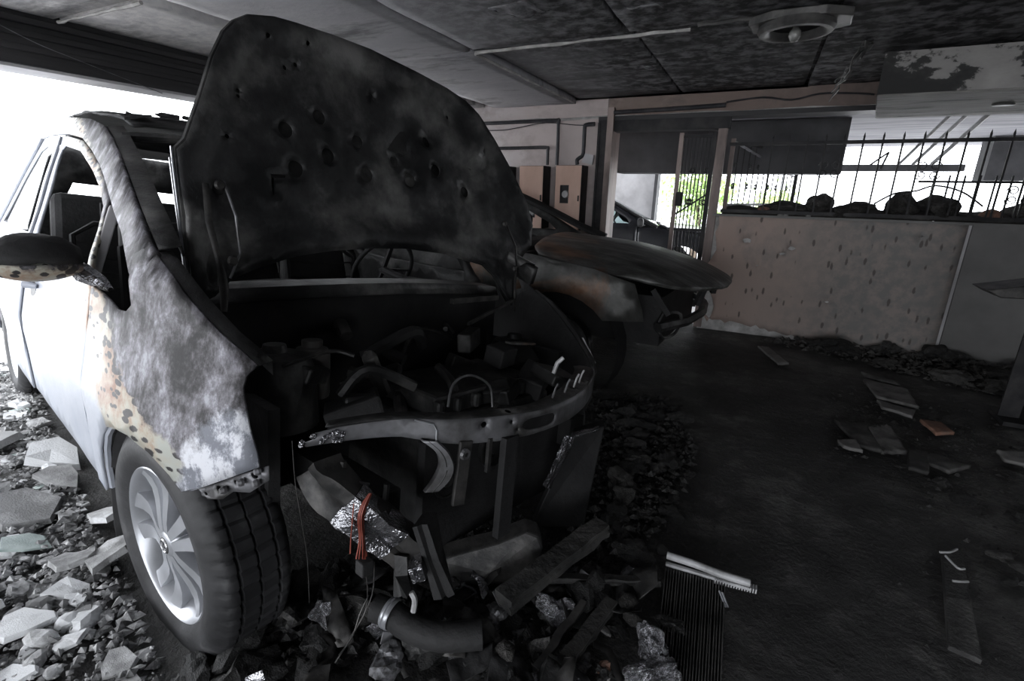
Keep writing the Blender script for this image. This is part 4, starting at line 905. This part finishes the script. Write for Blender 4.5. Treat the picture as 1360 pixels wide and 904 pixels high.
tag(wl2.build('bent_wire', 'iron'), 'bent black wire arching over the lumps on the ledge', 'wire')

# three pale conduits slanting under the far ceiling
for k, (x, w_) in enumerate(((1.02, .02), (1.12, .022), (1.25, .026))):
    tag(B().tube([(x+.20, 5.15, 1.80), (x+.02, 5.6, 1.45)], w_*.6, 8).build('conduit', 'plastic_white', smooth=True), 'pale slanting conduit under the far ceiling behind the fence', 'pipe', 'slanting conduits')

# ------------------------------------------------------------------ meter wall: boxes, pipes, cable
def meter_box(x0, x1, z0, z1, label, win):
    g = tag(empty('meter_box', ((x0+x1)/2, 4.56, z0)), label, 'meter box'); cx, cz = 0, (z1-z0)/2; w, h = x1-x0, z1-z0
    B().box((0, 0, h/2), (w, .17, h)).build('case', 'iron', g, bevel=.004)
    fo = []
    wn = [(win[0], win[1]), (win[2], win[1]), (win[2], win[3]), (win[0], win[3])]
    o = sheet([(-w/2+.004, .004), (w/2-.004, .004), (w/2-.004, h-.004), (-w/2+.004, h-.004)], [wn], .05, lambda u, v: (u, -.094, v)).build('door', 'boxpink', g, sol=-.008)
    b = B().lathe([(0, .03), (.03, .028), (.035, 0)], 18, Matrix.Translation(((win[0]+win[2])/2+.012, -.088, (win[1]+win[3])/2)) @ Matrix.Rotation(PI/2, 4, 'X')).build('dial', 'plastic_white', g)
    B().box((w*.42, -.10, h*.5), (.012, .012, .05)).build('latch', 'iron', o)
    return g
meter_box(-1.725, -1.475, .82, 1.392, 'pinkish metal meter box with square window and pale dial, next to the column', (-.075, .24, .01, .40))
meter_box(-2.09, -1.845, .82, 1.388, 'pinkish metal meter box in the middle of the row on the wall', (-.04, .10, .05, .20))
meter_box(-2.46, -2.21, .82, 1.384, 'pinkish metal meter box furthest from the column', (-.05, .2, .04, .33))
tag(B().tube(refine([(-3.1, 4.60, 1.785), (-2.2, 4.60, 1.785), (-1.80, 4.60, 1.785), (-1.772, 4.60, 1.76), (-1.770, 4.60, 1.40)], 3), .016, 8).build('wall_pipe', 'pipe', smooth=True), 'dark pipe running high along the pink wall and dropping to the meter boxes', 'pipe')
tag(B().tube(refine([(-3.1, 4.60, 1.555), (-2.2, 4.60, 1.555), (-1.89, 4.60, 1.555), (-1.868, 4.60, 1.53), (-1.866, 4.60, 1.40)], 3), .015, 8).build('wall_pipe', 'pipe', smooth=True), 'lower dark pipe turning down to the middle meter box', 'pipe')
tag(B().tube(refine([(-1.42, 4.58, 1.74), (-1.50, 4.58, 1.735), (-1.512, 4.58, 1.70), (-1.512, 4.58, 1.50), (-1.54, 4.57, 1.46), (-1.56, 4.56, 1.44), (-1.555, 4.56, 1.40)], 3), .018, 8).build('wall_pipe', 'pipe', smooth=True), 'short dark pipe with elbow above the meter box next to the column', 'pipe')
tag(B().tube(refine([(-1.26, 4.60, 1.83), (-.8, 4.60, 1.836), (-.36, 4.60, 1.846)]), .017, 8).build('beam_pipe', 'pipe', smooth=True), 'straight dark pipe fixed along the pink beam over the gate', 'pipe')
tag(B().tube(refine([(-.36, 4.62, 1.87), (-.1, 4.62, 1.89), (.1, 4.62, 1.862), (.28, 4.62, 1.895), (.5, 4.62, 1.885), (.62, 4.62, 1.87)]), .007, 6).build('sagging_cable', 'pipe', smooth=True), 'thin sagging cable along the pink beam beside the peeling bulkhead', 'cable')
tag(B().tube(refine([(-3.0, 4.615, 1.74), (-2.4, 4.61, 1.72), (-2.2, 4.61, 1.735), (-1.9, 4.61, 1.77), (-1.6, 4.61, 1.74), (-1.45, 4.61, 1.735)]), .004, 5).build('wall_cable', 'pipe', smooth=True), 'thin slack cable on the pink wall below the high pipe', 'cable')
tag(B().prism([(-.05, -.03), (.05, -.05), (.06, .03), (-.02, .05)], 0, .03, Matrix.Translation((-1.47, 4.60, 1.45)) @ Matrix.Rotation(PI/2, 4, 'X')).build('pale_bracket', 'farwall'), 'pale scrap of plate hanging by the short elbow pipe', 'bracket')

# ------------------------------------------------------------------ ceiling lamp, hanging shred, stray cobweb wire
LP = tag(empty('ceiling_lamp', (.03, 2.78, CZ-.065)), 'sooty round ceiling lamp with ring and bulb on a plate', 'ceiling lamp')
B().prism(smoothpoly([(-.20, -.13), (.20, -.13), (.22, .15), (-.17, .13)], it=1), .03, .065).build('base_plate', 'lampmetal', LP, bevel=.006)
B().lathe([(.10, .03), (.11, .005), (.125, -.004), (.145, -.002), (.155, .012), (.150, .035)], 48).build('ring', 'lampmetal', LP, smooth=True)
B().lathe([(0, .028), (.10, .028), (.11, .02)], 40).build('bowl', 'soot', LP, smooth=True)
B().lathe([(0, -.035), (.016, -.03), (.026, -.012), (.024, .005), (.014, .02), (.014, .03)], 20).build('bulb', 'glassbulb', LP, smooth=True)
sh = B(); rq = random.Random(4)
for st in range(3):
    pts = [Vector((.375-.10*u+.02*st*(1-u)+rq.uniform(-.012, .012), 3.45+.10*u, 1.95-(.27-.05*st)*u)) for u in [i/13 for i in range(14)]]
    sh.tube(pts, [rq.choice((.004, .010, .018, .026))*(1.1-.6*i/13) for i in range(14)], 7, .4)
tag(sh.build('hanging_shred', 'lampmetal'), 'ragged grey shred of burnt coating hanging from the ceiling by the lamp', 'debris')
tag(B().tube(refine([(-3.27, 1.27, 1.86), (-3.26, 1.42, 1.80), (-3.25, 1.55, 1.765), (-3.255, 1.75, 1.72), (-3.26, 1.98, 1.67)]), .0022, 5).build('hanging_thread', 'bar_steel'), 'thin sooty thread slanting across the black beam over the opening', 'thread')

# ------------------------------------------------------------------ steel post and arm at the right
PO = tag(empty('steel_post', (1.46, 3.45, 0)), 'black steel post with a short grey arm in front of the low wall', 'post')
b = B().bar((0, 0, 0), (0, 0, 1.92), .012, .15, (0, 1, 0)).bar((-.06, 0, 0), (-.06, 0, 1.92), .09, .012, (0, 1, 0)).bar((.06, 0, 0), (.06, 0, 1.92), .09, .012, (0, 1, 0)); b.build('shaft', 'iron', PO)
b = B().prism([(-.345, .72), (-.28, .685), (.1, .70), (.1, .80), (-.06, .79)], -.11, .11, Matrix.Rotation(PI/2, 4, 'X')); b.build('arm', 'gun', PO, bevel=.006)
B().box((0, 0, .012), (.22, .2, .024)).build('base_plate', 'iron', PO)

# ------------------------------------------------------------------ loose wreckage in front of the silver car
def plate_thing(name, mat, quad, th, label, cat, bend=.0, jag=.004, res=.04, group=None):
    """irregular sheet spanned by 4 world corners, with thickness"""
    a, bq, c, d = [Vector(q) for q in quad]; base = (a+bq+c+d)/4; base.z = min(q.z for q in (a, bq, c, d))
    nrm = (bq-a).cross(d-a).normalized()
    def f(u, v):
        p = (a*(1-u)+bq*u)*(1-v)+(d*(1-u)+c*u)*v
        return p-base+nrm*(bend*math.sin(PI*u)+jag*nz(p, 18))
    rr2 = random.Random(sum(map(ord, label))); e = .035
    ol = [(x+rr2.uniform(-e, e)*.6, y+rr2.uniform(-e, e)*.6) for x, y in dens([(0, 0), (1, 0), (1, 1), (0, 1)], .2)]
    o = sheet(ol, [], .09, f).build(name, mat, smooth=True, sol=th); o.location = base
    return tag(o, label, cat, group)
P = at
# leaning radiator slab with a melted silver edge
rs = tag(empty('radiator_slab', P(735, 690, z=.03)), 'dark upright radiator slab with melted silver edge beside the broken front end', 'car part')
def rl(v): return Vector(v)-rs.location
a0, a1, a2, a3 = P(705, 700, z=.06), P(775, 700, z=.02), P(803, 566, y=1.62), P(762, 578, y=1.50)
b = B(); th = Vector((.02, .05, 0)); vs = [rl(q) for q in (a0, a1, a2, a3)]; vs += [v+Vector((-.02, .06, .0)) for v in vs]
b.add(vs, [(0, 1, 2, 3), (7, 6, 5, 4), (0, 4, 5, 1), (1, 5, 6, 2), (2, 6, 7, 3), (3, 7, 4, 0)]).build('core', 'soot', rs, bevel=.006)
beam('melted_edge', refine([rl(a0).lerp(rl(a3), t)+Vector((-.008, -.012, 0)) for t in (.45, .6, .75, .9, 1.0)], 3), .018, .03, 'foil', rs, .008, 3)
beam('melted_edge', refine([rl(a3).lerp(rl(a2), t)+Vector((0, -.01, .004)) for t in (0, .3, .6, .8)], 3), .014, .016, 'foil', rs, .006, 5)
# rounded grey panel lying on edge
cp = tag(empty('curved_panel', P(650, 800, z=.01)), 'curved dull grey panel leaning among wreckage in front of the car', 'car part')
pn = [(582, 745), (600, 738), (660, 722), (700, 706), (716, 712), (722, 728), (716, 745), (698, 762), (668, 778), (638, 789), (610, 800), (590, 805), (578, 790)]
p3 = [P(x, y, y=.98+.0011*(x-580)+.0006*(800-y))-cp.location for x, y in pn]
cx = sum((q for q in p3), Vector())/len(p3)
b = B(); n = len(p3); off = Vector((-.03, .05, .01))
b.add(p3+[cx+Vector((.004, -.02, .004))]+[q+off for q in p3], [(i, (i+1) % n, n) for i in range(n)]+[(i, (i+1) % n, n+1+(i+1) % n, n+1+i) for i in range(n)]+[tuple(n+1+i for i in range(n))]).build('panel', 'gun', cp, smooth=False, bevel=.006)
B().lathe([(.008, 0), (.014, .002), (.016, .01)], 14, Matrix.Translation(P(605, 770, y=.985)-cp.location) @ Matrix.Rotation(PI/2, 4, 'X')).build('boss', 'soot', cp)
for k in range(3):
    tag(B().bar(P(655+7*k, 785, z=.10), P(668+9*k, 812, z=.05), .006, .004).build('metal_strip', 'bar_steel'), 'thin bright metal strip under the curved panel', 'strip', 'bright strips under the curved panel')
# charred timbers
def timber(p, q, w_, h_, label, mat='charwood', sd=0):
    p, q = Vector(p), Vector(q); base = (p+q)/2; base.z = min(p.z, q.z)-h_/2
    o = beam('charred_timber', refine([p-base, p.lerp(q, .35)-base, p.lerp(q, .7)-base, q-base], 3), w_, h_, mat, None, .006, sd); o.location = base
    return tag(o, label, 'timber')
timber(P(668, 800, z=.10), P(800, 698, z=.13), .06, .045, 'thick charred timber slanting up behind the curved panel')
timber(P(725, 768, z=.07), P(875, 772, z=.05), .022, .02, 'thin curved burnt lath lying across the wreckage', sd=3)
timber(P(735, 900, z=.05), P(812, 800, z=.05), .035, .03, 'ribbed black strip lying on the heap beside the radiator fins', sd=5)
timber(P(712, 890, z=.03), P(775, 800, z=.06), .02, .02, 'narrow scorched strip leaning on the heap', 'gun', sd=6)
# exhaust-like pipe with bright clamp and tab
pp = tag(empty('clamped_pipe', P(560, 830, z=.02)), 'black bent pipe with a bright clamp lying under the car front', 'pipe')
def ploc(v): return Vector(v)-pp.location
ppts = refine([ploc(P(498, 806, z=.10)), ploc(P(520, 815, z=.095)), ploc(P(545, 832, z=.085)), ploc(P(585, 845, z=.08)), ploc(P(640, 842, z=.08))], 4)
B().tube(ppts, .036, 14).build('pipe', 'soot', pp, smooth=True)
pc = ploc(P(519, 814, z=.10)); d = (ppts[5]-ppts[3]).normalized(); Mc = Matrix.Translation(pc) @ d.to_track_quat('Z', 'Y').to_matrix().to_4x4()
cl = B().lathe([(.0375, -.012), (.040, -.008), (.0405, -.003), (.038, 0), (.0405, .003), (.040, .009), (.0375, .012)], 28, Mc).build('clamp', 'alloy', pp, smooth=True)
B().bar(ploc(P(516, 838, z=.06)), ploc(P(512, 855, z=.03)), .03, .006, (1, -1, 0)).build('clamp_tab', 'bar_steel', pp, bevel=.002)
# radiator with pale end tank and fins
RD = tag(empty('radiator', P(930, 830, z=.012)), 'fallen radiator with black fins and a pale plastic end tank on the floor', 'radiator')
def rdl(v): return Vector(v)-RD.location
B().tube(refine([rdl(P(886, 737, z=.055)), rdl(P(920, 748, z=.056)), rdl(P(960, 763, z=.056)), rdl(P(996, 774, z=.055))], 3), .0115, 12).build('end_tank', 'plastic_white', RD, smooth=True)
B().bar(rdl(P(884, 748, z=.035)), rdl(P(998, 782, z=.035)), .014, .010).build('tank_flange', 'plastic_white', RD, bevel=.003)
for k in range(16):
    q = rdl(P(950+3.6*k, 769+.9*k, z=.035)); B().box(q, (.004, .02, .016)).build('flange_tooth', 'plastic_white', RD)
f0, f1 = rdl(P(884, 757, z=.02)), rdl(P(962, 778, z=.02)); g0, g1 = rdl(P(868, 915, z=.02)), rdl(P(956, 915, z=.02))
b = B(); b.add([f0, f1, g1, g0]+[q-Vector((0, 0, .014)) for q in (f0, f1, g1, g0)], [(0, 1, 2, 3), (7, 6, 5, 4), (0, 4, 5, 1), (1, 5, 6, 2), (2, 6, 7, 3), (3, 7, 4, 0)]).build('core', 'soot', RD)
for k in range(22):
    t = k/21; pa, pb_ = f0.lerp(f1, t)+Vector((0, 0, .006)), g0.lerp(g1, t)+Vector((0, 0, .006))
    mid = pa.lerp(pb_, .5)+Vector((.004*nz((k, 0, 0), .9), 0, .006*nz((k, 5, 0), .7)))
    B().bar(pa, mid, .0028, .014).bar(mid, pb_, .0028, .014).build('fin', 'lampmetal', RD)
b = B(); b.bar(rdl(P(955, 784, z=.06)), rdl(P(964, 806, z=.02)), .003, .004).bar(rdl(P(959, 786, z=.06)), rdl(P(967, 806, z=.02)), .003, .004); b.build('bent_fin', 'alloy', RD)
# crumpled foil
for k, (x, y, s, sq) in enumerate(((864, 862, .15, .8), (893, 828, .10, .45), (862, 900, .17, .6))):
    me = chunk_mesh('crumpled_foil', 'soot_metal' if k == 1 else 'foil', 90+k, .45*sq, 4, .7)
    c = P(x, y, z=.03); tag(inst('crumpled_foil', me, (c.x, c.y, .015), (s*.55, s*1.1, s), .5+k), ('crumpled silvery foil heap beside the radiator fins', 'dark crumpled lump on top of the radiator fins', 'shiny crumpled foil at the foot of the radiator fins')[k], 'foil')
# white, grey and reddish fragments in the heap
frag = [((781, 822), .05, 'plastic_white', 'bent pale strip fragment upright in the heap'), ((803, 826), .045, 'white_chip', 'pale angular shard in the heap beside the black strip'), ((805, 882), .045, 'brick', 'small reddish tile piece in the heap'), ((718, 850), .09, 'board', 'grey flat slab piece standing in the heap'), ((697, 872), .06, 'board', 'small sooty slab leaning on the grey flat piece'), ((670, 865), .08, 'ash', 'pale rounded lump at the edge of the heap'), ((800, 888), .07, 'white_chip', 'pale flat chip under the reddish tile piece'), ((842, 818), .06, 'ash', 'ashy lump above the crumpled foil'), ((835, 795), .07, 'ash', 'ashy flaky lump under the thin lath'), ((668, 690), .09, 'ash', 'rough grey lump behind the curved panel'), ((690, 665), .09, 'darkchunk', 'dark rough lump against the radiator slab'), ((865, 735), .045, 'ash', 'small round grey stone by the pale tank end'), ((880, 725), .05, 'darkchunk', 'dark stone behind the pale tank end')]
for k, ((x, y), s, mt, lab) in enumerate(frag):
    c = P(x, y, z=.05); me = chunk_mesh('fragment', mt, 120+k, .5, 2, .4) if mt in ('ash', 'darkchunk', 'brick') else flake_mesh('fragment', mt, 120+k, .12)
    o = inst('fragment', me, (c.x, c.y, .02), (s*.7, s, s*1.2), k*1.1, .5 if mt not in ('ash', 'darkchunk') else .1, k); tag(o, lab, 'debris')

# tangled scrap metal in the heap
HEAP = [(-.64, 1.02), (-.42, 1.27), (-.15, 1.36), (-.13, 1.0), (-.28, .80), (-.62, .78)]
HEAP2 = [(-1.15, .60), (-.85, 1.0), (-.64, 1.02), (-.60, .74), (-1.0, .46)]
rh = random.Random(77)
def rnd_in(poly):
    while True:
        p = (rh.uniform(-1.2, 0), rh.uniform(.4, 1.4))
        if inside(p, poly): return p
names = {'soot_metal': 'sooty', 'gun': 'dull grey', 'soot': 'black', 'foil': 'silvery', 'bar_steel': 'bare grey'}
for k in range(84):
    x, y = rnd_in(HEAP if k % 3 else HEAP2); mt = rh.choice(('soot_metal', 'soot_metal', 'gun', 'gun', 'soot', 'foil', 'bar_steel')); ln = rh.uniform(.05, .17); a = rh.uniform(0, PI)
    d = Vector((math.cos(a), math.sin(a), 0)); kind = rh.randrange(3); zt = rh.uniform(.0, .07)
    if kind == 0:
        pts = refine([d*-ln/2+Vector((0, 0, .012)), d*-ln/6+Vector((rh.uniform(-.02, .02), rh.uniform(-.02, .02), .015+zt*.4)), d*ln/6+Vector((rh.uniform(-.03, .03), rh.uniform(-.03, .03), .02+zt*.7)), d*ln/2+Vector((0, 0, .02+zt))], 3)
        o = B().tube(pts, [rh.uniform(.006, .014)]*len(pts), 6, rh.choice((.2, .3, 1))).build('scrap_strip', mt, smooth=True); lab, cat = names[mt]+' bent strip of scrap metal tangled in the wreckage heap', 'scrap'
    elif kind == 1:
        w_ = rh.uniform(.02, .06); n_ = Vector((-d.y, d.x, 0)); sd = k
        o = sheet([(-ln/2, -w_), (ln*.3, -w_*.8), (ln/2, w_*.3), (-ln*.1, w_), (-ln*.45, w_*.6)], [], .02, lambda u, v: d*u+n_*v+Vector((0, 0, .03+(u/ln+.5)*zt+.022*nz((u*22, v*22, sd), 1)))).build('scrap_sheet', mt, smooth=True, sol=.003); lab, cat = names[mt]+' crumpled scrap sheet in the wreckage heap', 'scrap'
    else:
        o = inst('scrap_lump', chunk_mesh('scrap_lump', mt, 500+k, rh.uniform(.3, .7), 3, .9), (0, 0, 0), ln*.55, a); lab, cat = names[mt]+' twisted melted lump in the wreckage heap', 'scrap'
    o.location = (x, y, .004); tag(o, lab, cat, lab.split(' in the')[0]+' pieces')

# ------------------------------------------------------------------ boards and slabs on the right of the floor
boards = [([(1112, 583), (1136, 583), (1146, 598), (1120, 592)], 'small rectangular board piece lying apart on the sooty floor'), ([(1153, 566), (1182, 563), (1205, 600), (1172, 598)], 'larger sooty board lying across the rubble edge'), ([(1207, 595), (1233, 602), (1234, 627), (1208, 620)], 'upright-looking narrow board with pale edge beside the larger board'),
          ([(1108, 556), (1150, 562), (1172, 598), (1140, 590)], 'dark board partly under the larger sooty board'), ([(1143, 493), (1190, 506), (1196, 511), (1150, 500)], 'long thin batten on the debris near the low wall'), ([(1148, 503), (1205, 516), (1220, 540), (1165, 526)], 'broken panel on the debris near the low wall'), ([(1165, 530), (1215, 545), (1212, 552), (1172, 540)], 'thin lath under the broken panel'),
          ([(1007, 459), (1020, 460), (1048, 482), (1034, 482)], 'pale board lying alone near the low wall foot'), ([(1222, 556), (1250, 560), (1268, 574), (1244, 574)], 'pinkish tile fragment beside the debris line'), ([(1215, 606), (1240, 600), (1290, 618), (1260, 625)], 'flat sooty slab right of the narrow board'), ([(1325, 597), (1365, 600), (1380, 620), (1335, 610)], 'grey slab corner by the steel post foot')]
for k, (q, lab) in enumerate(boards):
    h = .028+.006*(k % 3)
    plate_thing('loose_board', 'brick' if 'pinkish' in lab else 'board', [P(x, y, z=h+.008*math.sin(k*2+i)) for i, (x, y) in enumerate(q)], .016, lab, 'board', jag=.004)
# raised slab edge in the floor at lower right
pts = [P(x, y, z=.03) for x, y in ((1252, 722), (1279, 722), (1308, 870), (1262, 850))]; c = sum(pts, Vector())/4
o = B().add([Vector((p.x-c.x, p.y-c.y, .018+.004*nz(p, 9))) for p in pts]+[Vector((p.x-c.x, p.y-c.y, 0)) for p in pts], [(0, 1, 2, 3), (7, 6, 5, 4), (0, 4, 5, 1), (1, 5, 6, 2), (2, 6, 7, 3), (3, 7, 4, 0)]).build('floor_slab', 'floor', bevel=.004); o.location = (c.x, c.y, -.006)
tag(o, 'long cracked slab strip lying on the sooty floor', 'slab')
for k, (p0, p1, p2) in enumerate((((1248, 733), (1262, 733), (1271, 729)), ((1256, 738), (1272, 754), (1281, 755)), ((1265, 771), (1275, 772), (1286, 772)))):
    tag(B().tube(refine([P(*p0, z=.04), P(*p1, z=.042), P(*p2, z=.04)]), .004, 5).build('pale_splinter', 'plastic_white'), 'thin pale splinter lying on the cracked slab strip', 'splinter', 'pale splinters on the slab strip')

# ------------------------------------------------------------------ rubble
rr = random.Random(21)
fmesh = [flake_mesh('plaster_flake', 'flake', 200+i, rr.uniform(.08, .22)) for i in range(12)]
gmesh = [flake_mesh('plaster_flake', 'flake_green', 230+i, .06) for i in range(2)]
def car_side(x, y):      # True where the floor is under the silver car
    q = RM1.transposed() @ (Vector((x, y, 0))-c1loc); return q.y > -.80
LEFT = [(-4.3, 1.55), (-3.6, 1.2), (-2.5, .85), (-1.5, .58), (-1.02, .42), (-.95, .1), (-1.6, .0), (-2.6, .25), (-4.3, .75)]
def rand_in(poly, rnd):
    xs = [q[0] for q in poly]; ys = [q[1] for q in poly]
    while True:
        p = (rnd.uniform(min(xs), max(xs)), rnd.uniform(min(ys), max(ys)))
        if inside(p, poly): return p
big = [((-2.23, .60), .24, .12), ((-1.93, .72), .16, .2), ((-1.75, .55), .12, .9), ((-2.0, .52), .14, .4), ((-1.62, .38), .13, .5), ((-1.78, .34), .12, .2), ((-2.6, .85), .26, .3), ((-2.9, .80), .24, .1), ((-1.68, .62), .14, 1.2), ((-2.35, .78), .2, .1)]
cnt = 0
for k in range(292):
    if k < len(big): (x, y), s, rz = big[k]
    else:
        x, y = rand_in(LEFT, rr); s = rr.choice((.035, .045, .055, .065, .08, .10))*rr.uniform(.8, 1.25); rz = rr.uniform(-.5, .6)+(PI if rr.random() < .5 else 0)
        if car_side(x, y) and rr.random() < .85: continue
    o = inst('plaster_flake', gmesh[k % 2] if k % 29 == 3 else fmesh[k % 12], (x, y, .002+.022*rr.random()+.02*(k < 10)), (s*1.15, s, s*rr.uniform(.7, 1.2)), rz, rr.uniform(0, .28), rr.uniform(0, 6))
    tag(o, 'pale green-tinted flat fragment among the rubble beside the silver car' if k % 29 == 3 else 'flat grey-white plaster flake in the rubble beside the silver car', 'rubble', 'green fragments beside the car' if k % 29 == 3 else 'plaster flakes beside the car')
def gravel(name, polyf, n, smin, smax, mat, zf, label, cat, seed):
    rnd = random.Random(seed); b = B()
    base = [(1, 0, 0), (-1, 0, 0), (0, 1, 0), (0, -1, 0), (0, 0, 1), (0, 0, -.6)]
    fs = [(0, 2, 4), (2, 1, 4), (1, 3, 4), (3, 0, 4), (2, 0, 5), (1, 2, 5), (3, 1, 5), (0, 3, 5)]
    for i in range(n):
        x, y = polyf(rnd)
        s = smin+(smax-smin)*rnd.random()**2.2; a = rnd.uniform(0, 6.28); ca, sa = math.cos(a), math.sin(a); z = zf(x, y)*rnd.random()
        vs = []
        for q in base:
            px_, py_, pz_ = q[0]*s*rnd.uniform(.6, 1.2), q[1]*s*rnd.uniform(.4, .9), q[2]*s*rnd.uniform(.25, .7)
            vs.append((x+px_*ca-py_*sa, y+px_*sa+py_*ca, z+pz_))
        b.add(vs, fs)
    o = b.build(name, mat, fix=False); o['kind'] = 'stuff'; return tag(o, label, cat)
gravel('fine_rubble', lambda r: rand_in(LEFT, r), 9000, .004, .026, G('fine_grey_rubble', [(.38, (.07, .07, .07)), (.5, (.28, .28, .28)), (.64, (.62, .62, .62))], 14, .9, 0, .4, 60), lambda x, y: .028, 'fine grey-white gravel and plaster crumbs beside the silver car', 'rubble', 31)
FRONT = [(-1.1, .45), (-.75, .72), (-.25, .95), (-.22, 1.35), (-.12, 1.7), (-.1, 2.3), (-.3, 2.8), (-1.2, 2.7), (-.75, 2.0), (-.55, 1.5), (-1.0, 1.0), (-1.25, .75)]
gravel('charred_crumbs', lambda r: rand_in(FRONT, r), 5200, .006, .03, 'darkchunk', lambda x, y: .03, 'black charred crumbs spread in front of the burnt cars', 'debris', 32)
WALLF = [(.15, 4.45), (.45, 4.62), (2.8, 4.62), (2.8, 3.6), (1.4, 3.9), (.6, 4.3)]
gravel('wall_foot_debris', lambda r: rand_in(WALLF, r), 2200, .008, .04, 'darkchunk', lambda x, y: .05*max(0, (y-3.8)/.8), 'sooty crumbs heaped along the foot of the low wall', 'debris', 33)
RIGHT = [(.45, 2.7), (.9, 1.9), (.8, 1.2), (1.6, 1.3), (2.2, 2.4), (2.0, 3.6), (1.0, 3.5), (.6, 3.6)]
gravel('floor_crumbs', lambda r: rand_in(RIGHT, r), 1500, .005, .022, 'darkchunk', lambda x, y: .008, 'sooty crumbs scattered on the right of the floor', 'debris', 34)
gravel('ash_flecks', lambda r: rand_in([(-.1, .6), (1.2, .9), (1.4, 3.6), (.2, 3.9), (-.2, 2.4)], r), 700, .003, .011, 'darkchunk', lambda x, y: .003, 'small ash flecks on the bare sooty floor', 'debris', 35)
cm = [chunk_mesh('charred_lump', 'darkchunk', 300+i, rr.uniform(.3, .6), 3, .75) for i in range(8)]
def lumps(poly, n, smin, smax, label, group, seed, zoff=0):
    rnd = random.Random(seed)
    for k in range(n):
        x, y = rand_in(poly, rnd); s = rnd.uniform(smin, smax)
        tag(inst('charred_lump', cm[rnd.randrange(8)], (x, y, -.004+zoff), s, rnd.uniform(0, 6), rnd.uniform(0, .2), rnd.uniform(0, 6)), label, 'debris', group)
lumps(FRONT, 110, .04, .13, 'charred black lump in the heap in front of the burnt cars', 'charred lumps in front of the cars', 41)
lumps([(.55, 4.4), (.9, 4.3), (1.4, 3.9), (2.4, 3.7), (2.4, 4.6), (.6, 4.62)], 34, .06, .2, 'sooty lump at the foot of the low wall', 'lumps along the wall foot', 42)
lumps([(.75, 1.6), (1.5, 1.6), (1.8, 2.8), (1.0, 3.2), (.85, 2.4)], 26, .04, .11, 'sooty stone on the right side of the floor', 'stones on the right floor', 43)
lumps([(-1.35, .2), (-.9, .2), (-.4, .6), (-.6, .78), (-1.05, .55)], 40, .04, .11, 'charred lump beside the front tyre of the silver car', 'lumps beside the front tyre', 44)
sm = [chunk_mesh('rubble_stone', 'flake', 330+i, .6, 2, .45) for i in range(4)]
for k in range(26):
    x, y = rand_in([(-1.75, .1), (-1.1, .1), (-1.15, .42), (-1.75, .5)], rr); s = rr.uniform(.03, .075)
    tag(inst('rubble_stone', sm[k % 4], (x, y, 0), s, k*.7), 'rough pale rubble stone near the front tyre', 'rubble', 'rubble stones near the front tyre')

# ------------------------------------------------------------------ greenery beyond the gate
def bush(x, y, z, rx, rz, n, label, seed):
    rnd = random.Random(seed); t = tag(empty('leafy_tree', (x, y, -.3)), label, 'tree')
    B().tube([(0, 0, 0), (.05, 0, z*.6), (-.05, .1, z+.3)], [.08, .06, .03], 8).build('trunk', 'bark', t, smooth=True)
    b = B()
    for i in range(n):
        c = Vector((rnd.gauss(0, rx*.5), rnd.gauss(0, rx*.4), z+.3+rnd.gauss(0, rz*.5))); s = rnd.uniform(.04, .09); R = Euler((rnd.uniform(0, 6), rnd.uniform(0, 6), rnd.uniform(0, 6))).to_matrix()
        b.add([c+R @ Vector(q)*s for q in ((-1, 0, 0), (0, -.4, .1), (1, 0, 0), (0, .4, .1))], [(0, 1, 2), (0, 2, 3)])
    o = b.build('foliage', 'leaf', t, fix=False); o['kind'] = 'stuff'
bush(-1.25, 12.2, 1.15, .75, .55, 1500, 'bright green tree seen through the iron gate', 1)
bush(.35, 15.0, .9, .55, .45, 700, 'pale green bush behind the open gate leaf', 2)
